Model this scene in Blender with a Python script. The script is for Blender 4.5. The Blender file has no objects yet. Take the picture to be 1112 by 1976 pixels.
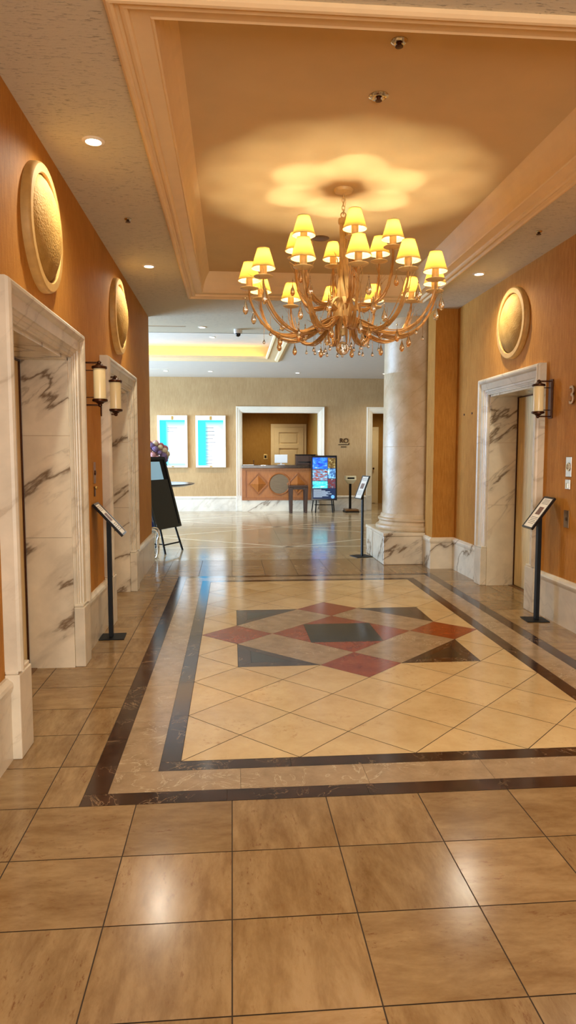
import bpy, bmesh, math, random
from mathutils import Vector, Matrix
PI = math.pi
R = math.radians
random.seed(7)
sc = bpy.context.scene
COL = sc.collection

# ------------------------------------------------------------------ materials
def lin(c):
    out = []
    for v in c[:3]:
        v = v / 255.0
        out.append(v / 12.92 if v <= 0.04045 else ((v + 0.055) / 1.055) ** 2.4)
    return (out[0], out[1], out[2], 1.0)

class NT:
    def __init__(self, name):
        self.m = bpy.data.materials.new(name)
        self.m.use_nodes = True
        self.t = self.m.node_tree
        self.b = self.t.nodes['Principled BSDF']
        self.out = self.t.nodes['Material Output']
    def n(self, kind, **kw):
        nd = self.t.nodes.new(kind)
        for k, v in kw.items():
            if k.startswith('i_'):
                nd.inputs[k[2:].replace('_', ' ')].default_value = v
            else:
                setattr(nd, k, v)
        return nd
    def l(self, a, b):
        self.t.links.new(a, b)
    def coords(self, scale=(1, 1, 1), rot=(0, 0, 0), kind='Object'):
        tc = self.n('ShaderNodeTexCoord')
        mp = self.n('ShaderNodeMapping')
        mp.inputs['Scale'].default_value = scale
        mp.inputs['Rotation'].default_value = rot
        self.l(tc.outputs[kind], mp.inputs['Vector'])
        return mp.outputs['Vector']
    def noise(self, vec, scale, detail=3, rough=0.5, dist=0.0):
        nd = self.n('ShaderNodeTexNoise')
        nd.inputs['Scale'].default_value = scale
        nd.inputs['Detail'].default_value = detail
        nd.inputs['Roughness'].default_value = rough
        nd.inputs['Distortion'].default_value = dist
        if vec is not None:
            self.l(vec, nd.inputs['Vector'])
        return nd.outputs['Fac']
    def ramp(self, fac, stops):
        nd = self.n('ShaderNodeValToRGB')
        el = nd.color_ramp.elements
        while len(el) > 1:
            el.remove(el[-1])
        el[0].position = stops[0][0]
        el[0].color = stops[0][1]
        for p, c in stops[1:]:
            e = el.new(p)
            e.color = c
        self.l(fac, nd.inputs['Fac'])
        return nd.outputs['Color']
    def mix(self, a, b, fac, mode='MIX'):
        nd = self.n('ShaderNodeMix', data_type='RGBA', blend_type=mode)
        for s, v in ((nd.inputs[6], a), (nd.inputs[7], b), (nd.inputs[0], fac)):
            if hasattr(v, 'is_linked'):
                self.l(v, s)
            else:
                s.default_value = v
        return nd.outputs[2]
    def math(self, op, a, b=None):
        nd = self.n('ShaderNodeMath', operation=op)
        for s, v in ((nd.inputs[0], a), (nd.inputs[1], b)):
            if v is None: continue
            if hasattr(v, 'is_linked'):
                self.l(v, s)
            else:
                s.default_value = v
        return nd.outputs[0]
    def bump(self, h, strength=0.3, dist=0.01):
        nd = self.n('ShaderNodeBump')
        nd.inputs['Strength'].default_value = strength
        nd.inputs['Distance'].default_value = dist
        self.l(h, nd.inputs['Height'])
        self.l(nd.outputs['Normal'], self.b.inputs['Normal'])
    def base(self, c):
        s = self.b.inputs['Base Color']
        if hasattr(c, 'is_linked'):
            self.l(c, s)
        else:
            s.default_value = c
    def set(self, rough=0.5, metal=0.0, spec=0.5, coat=0.0):
        self.b.inputs['Roughness'].default_value = rough
        self.b.inputs['Metallic'].default_value = metal
        self.b.inputs['Specular IOR Level'].default_value = spec
        self.b.inputs['Coat Weight'].default_value = coat
        return self.m

def plain(name, c, rough=0.5, metal=0.0, spec=0.5, coat=0.0, var=0.0, vs=8.0):
    t = NT(name)
    cc = lin(c)
    if var:
        n = t.noise(t.coords(), vs, 4)
        k0 = tuple(v * (1 - var) for v in cc[:3]) + (1,)
        k1 = tuple(min(1, v * (1 + var)) for v in cc[:3]) + (1,)
        t.base(t.ramp(n, [(0.3, k0), (0.7, k1)]))
    else:
        t.base(cc)
    return t.set(rough, metal, spec, coat)

def marble(name, base, vein, scale=1.0, rot=(0.5, 0.35, 0.3), rough=0.22, strong=0.85, soft=None, per_face=False):
    t = NT(name)
    v = t.coords((1, 1, 1), rot)
    tc2 = t.n('ShaderNodeTexCoord'); mp2 = t.n('ShaderNodeMapping', vector_type='TEXTURE')
    mp2.inputs['Rotation'].default_value = (R(-38) if rot[0] < .6 else R(25), R(-38), 0); mp2.inputs['Scale'].default_value = (2.4, 1.3, .62)
    t.l(tc2.outputs['Object'], mp2.inputs['Vector']); v2 = mp2.outputs['Vector']
    if per_face:
        at = t.n('ShaderNodeAttribute', attribute_name='rnd')
        for_add = t.n('ShaderNodeVectorMath', operation='SCALE')
        t.l(at.outputs['Vector'], for_add.inputs[0]); for_add.inputs[3].default_value = 37.0
        ad = t.n('ShaderNodeVectorMath', operation='ADD')
        t.l(v2, ad.inputs[0]); t.l(for_add.outputs[0], ad.inputs[1])
        v2 = ad.outputs[0]
    n1 = t.noise(v2, 1.05 * scale, 8, 0.52, 0.25)
    a1 = t.math('ABSOLUTE', t.math('SUBTRACT', n1, 0.5))
    f1 = t.ramp(a1, [(0.0, (1, 1, 1, 1)), (0.004, (.8, .8, .8, 1)), (0.012, (.22, .22, .22, 1)), (0.035, (0, 0, 0, 1))])
    n2 = t.noise(v2, 1.9 * scale, 7, 0.55, 0.4)
    a2 = t.math('ABSOLUTE', t.math('SUBTRACT', n2, 0.47))
    f2 = t.ramp(a2, [(0.0, (.5, .5, .5, 1)), (0.01, (.12, .12, .12, 1)), (0.03, (0, 0, 0, 1))])
    msk = t.ramp(t.noise(v, 1.1 * scale, 2), [(0.42, (0, 0, 0, 1)), (0.58, (1, 1, 1, 1))])
    f = t.mix(t.mix((0, 0, 0, 1), f2, msk), f1, 1.0, 'LIGHTEN')
    cloud = t.noise(v, 2.2 * scale, 5, 0.6)
    b0 = lin(base); b1 = lin(soft or tuple(int(c * 0.9) for c in base))
    bc = t.ramp(cloud, [(0.35, b1), (0.65, b0)])
    fs = t.math('MULTIPLY', f, strong)
    t.base(t.mix(bc, lin(vein), fs))
    return t.set(rough, 0, 0.5)

def floor_stone(name, c0, c1, rough=0.2, scale=6.0, fleck=None, flk=0.35, stretch=(1, 1, 1), rvar=0.12):
    """tile stone with an offset and a tint for each tile"""
    t = NT(name)
    at = t.n('ShaderNodeAttribute', attribute_name='rnd')
    tc = t.n('ShaderNodeTexCoord')
    sca = t.n('ShaderNodeVectorMath', operation='SCALE'); sca.inputs[3].default_value = 41.0
    t.l(at.outputs['Vector'], sca.inputs[0])
    mul = t.n('ShaderNodeVectorMath', operation='MULTIPLY'); mul.inputs[1].default_value = stretch
    t.l(tc.outputs['Object'], mul.inputs[0])
    ad = t.n('ShaderNodeVectorMath', operation='ADD')
    t.l(mul.outputs[0], ad.inputs[0]); t.l(sca.outputs[0], ad.inputs[1])
    v = ad.outputs[0]
    n = t.noise(v, scale, 9, 0.70, 0.2)
    col = t.ramp(n, [(0.32, lin(c1)), (0.66, lin(c0))])
    if fleck:
        k = t.noise(v, scale * 6, 6, 0.75)
        m = t.noise(v, scale * 0.9, 3)
        kk = t.math('MULTIPLY', t.ramp(k, [(0.56, (0, 0, 0, 1)), (0.66, (1, 1, 1, 1))]),
                    t.ramp(m, [(0.45, (0, 0, 0, 1)), (0.62, (1, 1, 1, 1))]))
        col = t.mix(col, lin(fleck), t.math('MULTIPLY', kk, flk))
    sep = t.n('ShaderNodeSeparateXYZ'); t.l(at.outputs['Vector'], sep.inputs[0])
    tint = t.math('ADD', t.math('MULTIPLY', sep.outputs[0], rvar * 2), 1.0 - rvar)
    cmb = t.n('ShaderNodeCombineXYZ')
    for i in range(3): t.l(tint, cmb.inputs[i])
    col = t.mix(col, cmb.outputs[0], 1.0, 'MULTIPLY')
    t.base(col)
    rn = t.math('ADD', t.math('MULTIPLY', t.noise(v, 3.0, 3), 0.10), rough - 0.05)
    t.l(rn, t.b.inputs['Roughness'])
    t.bump(t.noise(v, 2.2, 2), 0.05, 0.01)
    t.b.inputs['Specular IOR Level'].default_value = 0.75 if name.startswith('lobby') or name.startswith('pale_strip') else 0.5
    return t.m

def veined_dark(name, c0, c1, vein, rough=0.16, vs=5.0, amt=0.6):
    t = NT(name)
    at = t.n('ShaderNodeAttribute', attribute_name='rnd')
    tc = t.n('ShaderNodeTexCoord')
    sca = t.n('ShaderNodeVectorMath', operation='SCALE'); sca.inputs[3].default_value = 29.0
    t.l(at.outputs['Vector'], sca.inputs[0])
    ad = t.n('ShaderNodeVectorMath', operation='ADD')
    t.l(tc.outputs['Object'], ad.inputs[0]); t.l(sca.outputs[0], ad.inputs[1])
    v = ad.outputs[0]
    col = t.ramp(t.noise(v, 9, 6, 0.65), [(0.3, lin(c1)), (0.7, lin(c0))])
    n = t.noise(v, vs, 6, 0.6, 1.6)
    a = t.math('ABSOLUTE', t.math('SUBTRACT', n, 0.5))
    f = t.ramp(a, [(0.0, (1, 1, 1, 1)), (0.008, (.3, .3, .3, 1)), (0.02, (0, 0, 0, 1))])
    msk = t.ramp(t.noise(v, 3, 2), [(0.45, (0, 0, 0, 1)), (0.6, (1, 1, 1, 1))])
    col = t.mix(col, lin(vein), t.math('MULTIPLY', t.math('MULTIPLY', f, msk), amt))
    t.base(col)
    return t.set(rough)

def wallpaper(name, c0, c1, rough=0.62, sheen=0.0):
    t = NT(name)
    v = t.coords((1, 1, 0.12))
    n1 = t.noise(v, 55, 4, 0.6)
    n2 = t.noise(t.coords(), 2.2, 4, 0.6)
    n3 = t.noise(t.coords((1, 1, 6)), 40, 2, 0.5)
    f = t.math('ADD', t.math('MULTIPLY', n1, 0.5), t.math('ADD', t.math('MULTIPLY', n2, 0.35), t.math('MULTIPLY', n3, 0.15)))
    t.base(t.ramp(f, [(0.38, lin(c1)), (0.62, lin(c0))]))
    t.bump(t.math('ADD', n1, n3), 0.25, 0.002)
    return t.set(rough, 0, 0.12)

def ceiling_mat(name, c, fleck=True):
    t = NT(name)
    v = t.coords((0.26, 1.3, 1.3))
    n = t.noise(v, 75, 4, 0.7, 0.4)
    f = t.ramp(n, [(0.57, (0, 0, 0, 1)), (0.63, (1, 1, 1, 1))])
    m = t.ramp(t.noise(t.coords(), 1.3, 2), [(0.35, (0.25, .25, .25, 1)), (0.6, (1, 1, 1, 1))])
    f = t.math('MULTIPLY', f, m)
    cc = lin(c)
    dk = tuple(x * 0.42 for x in cc[:3]) + (1,)
    t.base(t.mix(cc, dk, t.math('MULTIPLY', f, 0.8)))
    t.bump(n, 0.35, 0.004)
    return t.set(0.8, 0, 0.2)

def emit(name, c, s):
    t = NT(name)
    t.base(lin(c)); t.b.inputs['Emission Color'].default_value = lin(c)
    t.b.inputs['Emission Strength'].default_value = s
    return t.set(0.4)

def brushed(name, c, rough=0.35, metal=1.0):
    t = NT(name)
    t.base(t.ramp(t.noise(t.coords((1, 1, 0.1)), 40, 3), [(0.3, tuple(v * .75 for v in lin(c)[:3]) + (1,)), (0.7, lin(c))]))
    return t.set(rough, metal)

def wood(name, c0, c1, rough=0.35, axis=(1, 1, 8)):
    t = NT(name)
    v = t.coords(axis)
    n = t.noise(v, 6, 5, 0.6, 0.6)
    t.base(t.ramp(n, [(0.3, lin(c1)), (0.7, lin(c0))]))
    t.bump(n, 0.08, 0.002)
    return t.set(rough)

M = {}
M['wall'] = wallpaper('orange_wallcovering', (192, 134, 60), (166, 110, 42))
M['wall_lobby'] = wallpaper('tan_wallcovering', (188, 156, 112), (172, 138, 96))
M['wall_office'] = wallpaper('gold_wallcovering', (170, 128, 62), (150, 108, 46))
M['ceiling'] = ceiling_mat('fibre_ceiling', (214, 206, 184))
M['coffer'] = plain('coffer_paint', (222, 194, 148), 0.85, spec=0.1, var=0.04, vs=3)
M['plaster'] = plain('cornice_plaster', (244, 216, 168), 0.6, var=0.03)
M['lobby_ceiling'] = plain('lobby_ceiling_paint', (214, 206, 194), 0.85, spec=0.2, var=0.02)
M['marble'] = marble('veined_white_marble', (236, 224, 200), (104, 80, 56), 1.0, rough=0.2, strong=.9)
M['marble_soft'] = marble('soft_marble', (222, 210, 188), (150, 132, 108), 1.3, rough=0.28, strong=0.45, rot=(0.9, 0.2, 0.7))
M['marble_pale'] = marble('pale_marble', (228, 218, 200), (170, 152, 126), 1.1, rough=0.3, strong=0.3, rot=(0.3, 0.7, 0.2))
M['stone_column'] = marble('column_stone', (214, 192, 158), (184, 152, 110), 2.0, rough=0.42, strong=0.5, soft=(196, 168, 128), rot=(0.1, 0.2, 0.9))
M['elevator_door'] = brushed('painted_door_metal', (236, 208, 150), 0.45, 0.1)
M['grout'] = plain('dark_grout', (58, 42, 26), 0.8)
M['tile'] = floor_stone('tan_limestone', (154, 126, 88), (122, 92, 56), 0.19, 6.5, (104, 60, 30), 0.75, (0.6, 1.6, 1))
M['tile_v'] = floor_stone('tan_limestone_grained', (156, 128, 90), (120, 90, 54), 0.19, 6.5, (104, 60, 30), 0.75, (1.8, 0.5, 1))
M['cream'] = floor_stone('cream_marble', (208, 182, 136), (192, 162, 114), 0.14, 3.0, (150, 100, 52), 0.4, rvar=0.05)
M['brown_marble'] = veined_dark('dark_brown_marble', (70, 46, 34), (40, 26, 20), (190, 160, 124), 0.13, 5.0, 0.55)
M['grey_marble'] = veined_dark('grey_beige_marble', (168, 144, 114), (142, 118, 90), (212, 198, 168), 0.15, 4.5, 0.6)
M['black_marble'] = veined_dark('black_marble', (46, 44, 38), (30, 28, 24), (110, 104, 84), 0.12, 5.0, 0.35)
M['red_marble'] = veined_dark('brick_red_marble', (150, 70, 34), (124, 50, 22), (186, 116, 70), 0.14, 5.0, 0.35)
M['lobby_tile'] = floor_stone('lobby_limestone', (170, 150, 118), (146, 124, 92), 0.15, 3.5, (120, 90, 56), 0.3, rvar=0.10)
M['lobby_strip'] = floor_stone('pale_strip_stone', (222, 206, 176), (206, 188, 156), 0.14, 3.0, rvar=0.04)
M['bronze'] = plain('dark_bronze', (78, 48, 30), 0.35, 0.85, var=0.15, vs=30)
M['bronze_light'] = plain('brushed_bronze', (150, 112, 74), 0.34, 0.9, var=0.1, vs=30)
M['steel'] = plain('satin_steel', (196, 186, 172), 0.28, 0.95, var=0.05, vs=30)
M['chrome'] = plain('chrome', (214, 206, 190), 0.14, 1.0)
M['black'] = plain('satin_black', (10, 10, 11), 0.5, spec=.2, var=0.1, vs=20)
M['black_gloss'] = plain('gloss_black', (14, 14, 18), 0.16)
M['white'] = plain('white_paint', (236, 226, 206), 0.45, var=0.02)
M['cream_paint'] = plain('cream_paint', (232, 210, 160), 0.5, var=0.03)
M['paper'] = plain('printed_paper', (236, 228, 214), 0.35)
M['ink'] = plain('grey_ink', (96, 90, 84), 0.5)
M['photo_ink'] = plain('photo_ink', (112, 80, 66), 0.4, var=0.6, vs=60)
M['desk_wood'] = wood('red_brown_wood', (176, 106, 46), (150, 84, 32), 0.3, (8, 1, 1))
M['desk_wood_v'] = wood('red_brown_wood_upright', (166, 98, 44), (138, 76, 30), 0.3, (8, 8, 1))
M['grey_wood'] = wood('grey_walnut', (128, 106, 78), (108, 86, 60), 0.35, (1, 1, 10))
M['dark_wood'] = wood('dark_brown_wood', (74, 48, 36), (52, 32, 24), 0.35, (8, 8, 1))
M['granite'] = veined_dark('brown_granite', (70, 50, 38), (40, 30, 24), (150, 120, 90), 0.12, 9.0, 0.5)
M['navy'] = plain('navy_lacquer', (34, 36, 58), 0.2)
M['gilt'] = plain('gilt_plate', (190, 158, 92), 0.35, 0.8)
M['plastic_white'] = plain('white_plastic', (228, 226, 222), 0.4)
M['plastic_cream'] = plain('cream_plastic', (212, 200, 164), 0.45)
M['lamp_on'] = emit('lamp_glow', (255, 244, 222), 6.0)
M['lamp_cool'] = emit('lamp_glow_cool', (255, 250, 240), 10.0)
M['cove_glow'] = emit('cove_strip', (255, 214, 128), 9.0)
M['bulb'] = emit('bulb_glow', (255, 214, 140), 8.0)
M['chand'] = plain('cream_gold_paint', (236, 204, 138), 0.45, 0.1, var=0.12, vs=14)
M['chand_leaf'] = plain('amber_gold_leaf', (204, 156, 90), 0.42, 0.2, var=0.2, vs=18)
M['leaf_green'] = plain('foliage_green', (110, 128, 80), 0.6, var=0.3, vs=20)

def mk_gold():
    t = NT('hammered_gold')
    v = t.coords()
    n = t.n('ShaderNodeTexVoronoi'); n.inputs['Scale'].default_value = 85.0
    t.l(v, n.inputs['Vector'])
    nn = t.noise(v, 46, 3, 0.6, 0.8)
    t.base(t.ramp(t.noise(v, 9, 5, .6), [(0.3, lin((160, 122, 58))), (0.7, lin((186, 148, 82)))]))
    t.bump(t.math('ADD', n.outputs['Distance'], nn), 0.5, 0.004)
    return t.set(0.72, 0.05, 0.15)
M['gold'] = mk_gold()
M['gold_ring'] = plain('gold_ring', (184, 144, 80), 0.55, 0.1, var=0.1, vs=20)

def mk_shade():
    t = NT('shade_fabric')
    t.t.nodes.remove(t.b)
    d = t.n('ShaderNodeBsdfDiffuse'); d.inputs['Color'].default_value = lin((222, 196, 132))
    tr = t.n('ShaderNodeBsdfTranslucent'); tr.inputs['Color'].default_value = lin((216, 170, 64))
    mx = t.n('ShaderNodeMixShader'); mx.inputs[0].default_value = 0.24
    t.l(d.outputs[0], mx.inputs[1]); t.l(tr.outputs[0], mx.inputs[2]); t.l(mx.outputs[0], t.out.inputs['Surface'])
    return t.m
M['shade'] = mk_shade()
def mk_opal():
    t = NT('opal_glass')
    t.base(lin((228, 208, 158)))
    t.b.inputs['Subsurface Weight'].default_value = 0.0
    t.b.inputs['Emission Color'].default_value = lin((255, 224, 160))
    t.b.inputs['Emission Strength'].default_value = 0.05
    return t.set(0.25, 0, 0.5)
M['opal'] = mk_opal()
def mk_glass(name, c, rough=0.0):
    t = NT(name)
    t.t.nodes.remove(t.b)
    g = t.n('ShaderNodeBsdfGlass'); g.inputs['Color'].default_value = lin(c)
    g.inputs['Roughness'].default_value = rough; g.inputs['IOR'].default_value = 2.1
    t.l(g.outputs[0], t.out.inputs['Surface'])
    return t.m
M['glass'] = mk_glass('crystal_glass', (255, 252, 246), 0.02)
M['amber_glass'] = mk_glass('amber_crystal', (255, 236, 208), 0.02)

# ------------------------------------------------------------------ mesh helpers
class MB:
    """collects shapes; build() links them as one mesh object"""
    def __init__(self):
        self.v = []; self.f = []; self.mi = []; self.rnd = []; self.sm = []
    def poly(self, pts, mi=0, rnd=None, sm=False):
        b = len(self.v)
        self.v += [tuple(p) for p in pts]
        self.f.append(tuple(range(b, b + len(pts)))); self.mi.append(mi); self.rnd.append(rnd or (0, 0, 0)); self.sm.append(sm)
        return self
    def mesh(self, vs, fs, mi=0, sm=False, rnd=None, mat=None):
        b = len(self.v)
        self.v += [tuple(mat @ Vector(p)) if mat else tuple(p) for p in vs]
        for f in fs:
            self.f.append(tuple(i + b for i in f)); self.mi.append(mi); self.rnd.append(rnd or (0, 0, 0)); self.sm.append(sm)
        return self
    def box(self, a, b, mi=0, mat=None):
        x0, x1 = sorted((a[0], b[0])); y0, y1 = sorted((a[1], b[1])); z0, z1 = sorted((a[2], b[2]))
        vs = [(x0, y0, z0), (x1, y0, z0), (x1, y1, z0), (x0, y1, z0), (x0, y0, z1), (x1, y0, z1), (x1, y1, z1), (x0, y1, z1)]
        fs = [(0, 3, 2, 1), (4, 5, 6, 7), (0, 1, 5, 4), (1, 2, 6, 5), (2, 3, 7, 6), (3, 0, 4, 7)]
        return self.mesh(vs, fs, mi, mat=mat)
    def lathe(self, prof, seg=24, c=(0, 0, 0), mi=0, mat=None, closed=False):
        vs = []; fs = []
        n = len(prof)
        for r, z in prof:
            for k in range(seg):
                a = 2 * PI * k / seg
                vs.append((c[0] + r * math.cos(a), c[1] + r * math.sin(a), c[2] + z))
        m = n if closed else n - 1
        for i in range(m):
            j = (i + 1) % n
            for k in range(seg):
                k2 = (k + 1) % seg
                fs.append((i * seg + k, i * seg + k2, j * seg + k2, j * seg + k))
        if not closed:
            if prof[0][0] > 1e-6: fs.append(tuple(range(seg))[::-1])
            if prof[-1][0] > 1e-6: fs.append(tuple((n - 1) * seg + k for k in range(seg)))
        return self.mesh(vs, fs, mi, True, mat=mat)
    def cyl(self, c, r, h, seg=20, mi=0, mat=None, r2=None):
        r2 = r if r2 is None else r2
        return self.lathe([(r, 0), (r2, h)], seg, c, mi, mat)
    def tube(self, pts, rad, seg=8, mi=0, flat=1.0):
        pts = [Vector(p) for p in pts]
        n = len(pts)
        if not isinstance(rad, (list, tuple)): rad = [rad] * n
        vs = []; fs = []
        t0 = (pts[1] - pts[0]).normalized()
        up = Vector((0, 0, 1)) if abs(t0.z) < 0.9 else Vector((1, 0, 0))
        nrm = t0.cross(up).normalized()
        for i in range(n):
            t = (pts[min(i + 1, n - 1)] - pts[max(i - 1, 0)]).normalized()
            nrm = (nrm - t * nrm.dot(t)).normalized()
            bi = t.cross(nrm)
            for k in range(seg):
                a = 2 * PI * k / seg
                vs.append(pts[i] + nrm * (math.cos(a) * rad[i]) + bi * (math.sin(a) * rad[i] * flat))
        for i in range(n - 1):
            for k in range(seg):
                k2 = (k + 1) % seg
                fs.append((i * seg + k, i * seg + k2, (i + 1) * seg + k2, (i + 1) * seg + k))
        fs.append(tuple(range(seg))[::-1]); fs.append(tuple((n - 1) * seg + k for k in range(seg)))
        return self.mesh(vs, fs, mi, True)
    def rings(self, rings, closed_ring=True, closed_path=False, mi=0, sm=False):
        """rings: list along the path, each a list of profile points"""
        vs = [p for r in rings for p in r]; n = len(rings[0]); m = len(rings); fs = []
        for i in range(m if closed_path else m - 1):
            j = (i + 1) % m
            for k in range(n if closed_ring else n - 1):
                k2 = (k + 1) % n
                fs.append((i * n + k, i * n + k2, j * n + k2, j * n + k))
        if closed_ring and not closed_path:
            fs.append(tuple(range(n))[::-1]); fs.append(tuple((m - 1) * n + k for k in range(n)))
        return self.mesh(vs, fs, mi, sm)
    def sphere(self, c, r, seg=12, rings=8, mi=0, sc=(1, 1, 1)):
        prof = [(r * math.sin(PI * i / rings), -r * math.cos(PI * i / rings)) for i in range(rings + 1)]
        vs = []; fs = []
        for rr, z in prof:
            for k in range(seg):
                a = 2 * PI * k / seg
                vs.append((c[0] + rr * math.cos(a) * sc[0], c[1] + rr * math.sin(a) * sc[1], c[2] + z * sc[2]))
        for i in range(rings):
            for k in range(seg):
                k2 = (k + 1) % seg
                fs.append((i * seg + k, i * seg + k2, (i + 1) * seg + k2, (i + 1) * seg + k))
        return self.mesh(vs, fs, mi, True)
    def build(self, name, mats, parent=None, bevel=0.0, seg=2, fix=True, weld=True, loc=None, rot=None):
        me = bpy.data.meshes.new(name)
        me.from_pydata(self.v, [], self.f)
        if not isinstance(mats, (list, tuple)): mats = [mats]
        for m in mats: me.materials.append(m if not isinstance(m, str) else M[m])
        for p, mi, s in zip(me.polygons, self.mi, self.sm):
            p.material_index = mi; p.use_smooth = s
        if any(r != (0, 0, 0) for r in self.rnd):
            at = me.attributes.new('rnd', 'FLOAT_VECTOR', 'FACE')
            for i, r in enumerate(self.rnd): at.data[i].vector = r
        me.update()
        if fix:
            bm = bmesh.new(); bm.from_mesh(me)
            if weld: bmesh.ops.remove_doubles(bm, verts=bm.verts, dist=1e-5)
            bmesh.ops.recalc_face_normals(bm, faces=bm.faces)
            bm.to_mesh(me); bm.free()
        if any(self.sm): me.set_sharp_from_angle(angle=R(38))
        o = bpy.data.objects.new(name, me); COL.objects.link(o)
        if parent: o.parent = parent
        if loc: o.location = loc
        if rot: o.rotation_euler = rot
        if bevel:
            b = o.modifiers.new('bevel', 'BEVEL'); b.width = bevel; b.segments = seg; b.limit_method = 'ANGLE'; b.angle_limit = R(35)
            b.harden_normals = False
        return o

def tag(o, label=None, cat=None, group=None, kind=None):
    if label: o['label'] = label
    if cat: o['category'] = cat
    if group: o['group'] = group
    if kind: o['kind'] = kind
    return o
def thing(name, label, cat, loc=(0, 0, 0), rz=0.0, group=None, kind=None):
    o = bpy.data.objects.new(name, None); COL.objects.link(o)
    o.location = loc; o.rotation_euler = (0, 0, rz); o.empty_display_size = 0.1
    return tag(o, label, cat, group, kind)
def copy_tree(o, parent=None):
    c = o.copy(); COL.objects.link(c); c.parent = parent
    for ch in list(o.children): copy_tree(ch, c)
    return c
def catmull(pts, n=6):
    pts = [Vector(p) for p in pts]
    P = [pts[0] * 2 - pts[1]] + pts + [pts[-1] * 2 - pts[-2]]
    out = []
    for i in range(1, len(P) - 2):
        for k in range(n):
            t = k / n
            out.append(0.5 * ((2 * P[i]) + (-P[i-1] + P[i+1]) * t + (2*P[i-1] - 5*P[i] + 4*P[i+1] - P[i+2]) * t*t + (-P[i-1] + 3*P[i] - 3*P[i+1] + P[i+2]) * t**3))
    out.append(pts[-1])
    return out
def text_mesh(name, txt, size, mat, parent, loc, rot, depth=0.004, font_scale_x=1.0):
    cu = bpy.data.curves.new(name, 'FONT'); cu.body = txt; cu.size = size; cu.extrude = depth
    cu.align_x = 'CENTER'; cu.align_y = 'CENTER'
    tmp = bpy.data.objects.new(name + '_tmp', cu); COL.objects.link(tmp)
    dg = bpy.context.evaluated_depsgraph_get(); dg.update()
    me = bpy.data.meshes.new_from_object(tmp.evaluated_get(dg))
    bpy.data.objects.remove(tmp)
    me.materials.clear(); me.materials.append(M[mat])
    o = bpy.data.objects.new(name, me); COL.objects.link(o)
    o.parent = parent; o.location = loc; o.rotation_euler = rot; o.scale = (font_scale_x, 1, 1)
    return o
def light(name, kind, loc, energy, color, parent=None, rot=(0, 0, 0), **kw):
    l = bpy.data.lights.new(name, kind); l.energy = energy; l.color = color
    for k, v in kw.items(): setattr(l, k, v)
    o = bpy.data.objects.new(name, l); COL.objects.link(o); o.location = loc; o.rotation_euler = rot
    if parent: o.parent = parent
    return o

# ------------------------------------------------------------------ key dimensions
XL, XR = -1.11, 2.88
ZC = 3.33           # hall ceiling
ZL = 3.45           # lobby ceiling
YB = -3.2           # wall behind the camera
YE = 9.5            # end of the left wall
YF = 17.88          # far lobby wall
XLL, XLR = -6.0, 6.0
CX, CY = 0.91, 5.60  # centre of the star
D = 0.585

# ------------------------------------------------------------------ floor
def clip(poly, x0, x1, y0, y1):
    def cut(ps, ins, inter):
        out = []
        for i in range(len(ps)):
            a, b = ps[i - 1], ps[i]
            ia, ib = ins(a), ins(b)
            if ia != ib: out.append(inter(a, b))
            if ib: out.append(b)
        return out
    def lx(x): return lambda a, b: (x, a[1] + (b[1] - a[1]) * (x - a[0]) / (b[0] - a[0]))
    def ly(y): return lambda a, b: (a[0] + (b[0] - a[0]) * (y - a[1]) / (b[1] - a[1]), y)
    for ins, it in ((lambda p: p[0] >= x0, lx(x0)), (lambda p: p[0] <= x1, lx(x1)), (lambda p: p[1] >= y0, ly(y0)), (lambda p: p[1] <= y1, ly(y1))):
        poly = cut(poly, ins, it)
        if len(poly) < 3: return []
    # drop repeated points
    out = []
    for p in poly:
        if not out or (abs(p[0]-out[-1][0]) + abs(p[1]-out[-1][1]) > 1e-6): out.append(p)
    if len(out) > 1 and abs(out[0][0]-out[-1][0]) + abs(out[0][1]-out[-1][1]) < 1e-6: out.pop()
    return out if len(out) >= 3 else []
def shrink(poly, g):
    """inset a convex polygon by g"""
    n = len(poly); out = []
    area = sum(poly[i-1][0]*poly[i][1] - poly[i][0]*poly[i-1][1] for i in range(n))
    if abs(area) < 2e-4: return []
    if area < 0: poly = poly[::-1]
    lines = []
    for i in range(n):
        a, b = poly[i], poly[(i+1) % n]
        dx, dy = b[0]-a[0], b[1]-a[1]; L = math.hypot(dx, dy)
        if L < 1e-7: continue
        nx, ny = -dy/L, dx/L
        lines.append((a[0]+nx*g, a[1]+ny*g, dx/L, dy/L))
    m = len(lines)
    for i in range(m):
        x1, y1, dx1, dy1 = lines[i-1]; x2, y2, dx2, dy2 = lines[i]
        det = dx1*dy2 - dy1*dx2
        if abs(det) < 1e-6: out.append((x2, y2)); continue
        t = ((x2-x1)*dy2 - (y2-y1)*dx2) / det
        out.append((x1+dx1*t, y1+dy1*t))
    a2 = sum(out[i-1][0]*out[i][1] - out[i][0]*out[i-1][1] for i in range(m))
    return out if a2 > 1e-4 else []
F = MB()
FM = ['grout', 'tile', 'tile_v', 'cream', 'brown_marble', 'grey_marble', 'black_marble', 'red_marble', 'lobby_tile', 'lobby_strip', 'marble_pale']
def ftile(poly, mi, g=0.0022, z=0.0):
    p = shrink(poly, g)
    if p: F.poly([(x, y, z) for x, y in p], mi, (random.uniform(.01, 1), random.random(), random.random()))
def rect(x0, x1, y0, y1): return [(x0, y0), (x1, y0), (x1, y1), (x0, y1)]
# bedding under the joints
F.poly([(XLL-.5, YB-.3, -0.002), (XLR+.5, YB-.3, -0.002), (XLR+.5, 22, -0.002), (XLL-.5, 22, -0.002)], 0)
hx, hy = 2*D, 4*D                              # cream field half sizes
FX0, FX1, FY0, FY1 = CX-hx, CX+hx, CY-hy, CY+hy
b1, b2, b3 = 0.098, 0.298, 0.40                # widths of the three border bands
OX0, OX1, OY0, OY1 = FX0-b3, FX1+b3, FY0-b3, FY1+b3
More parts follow.
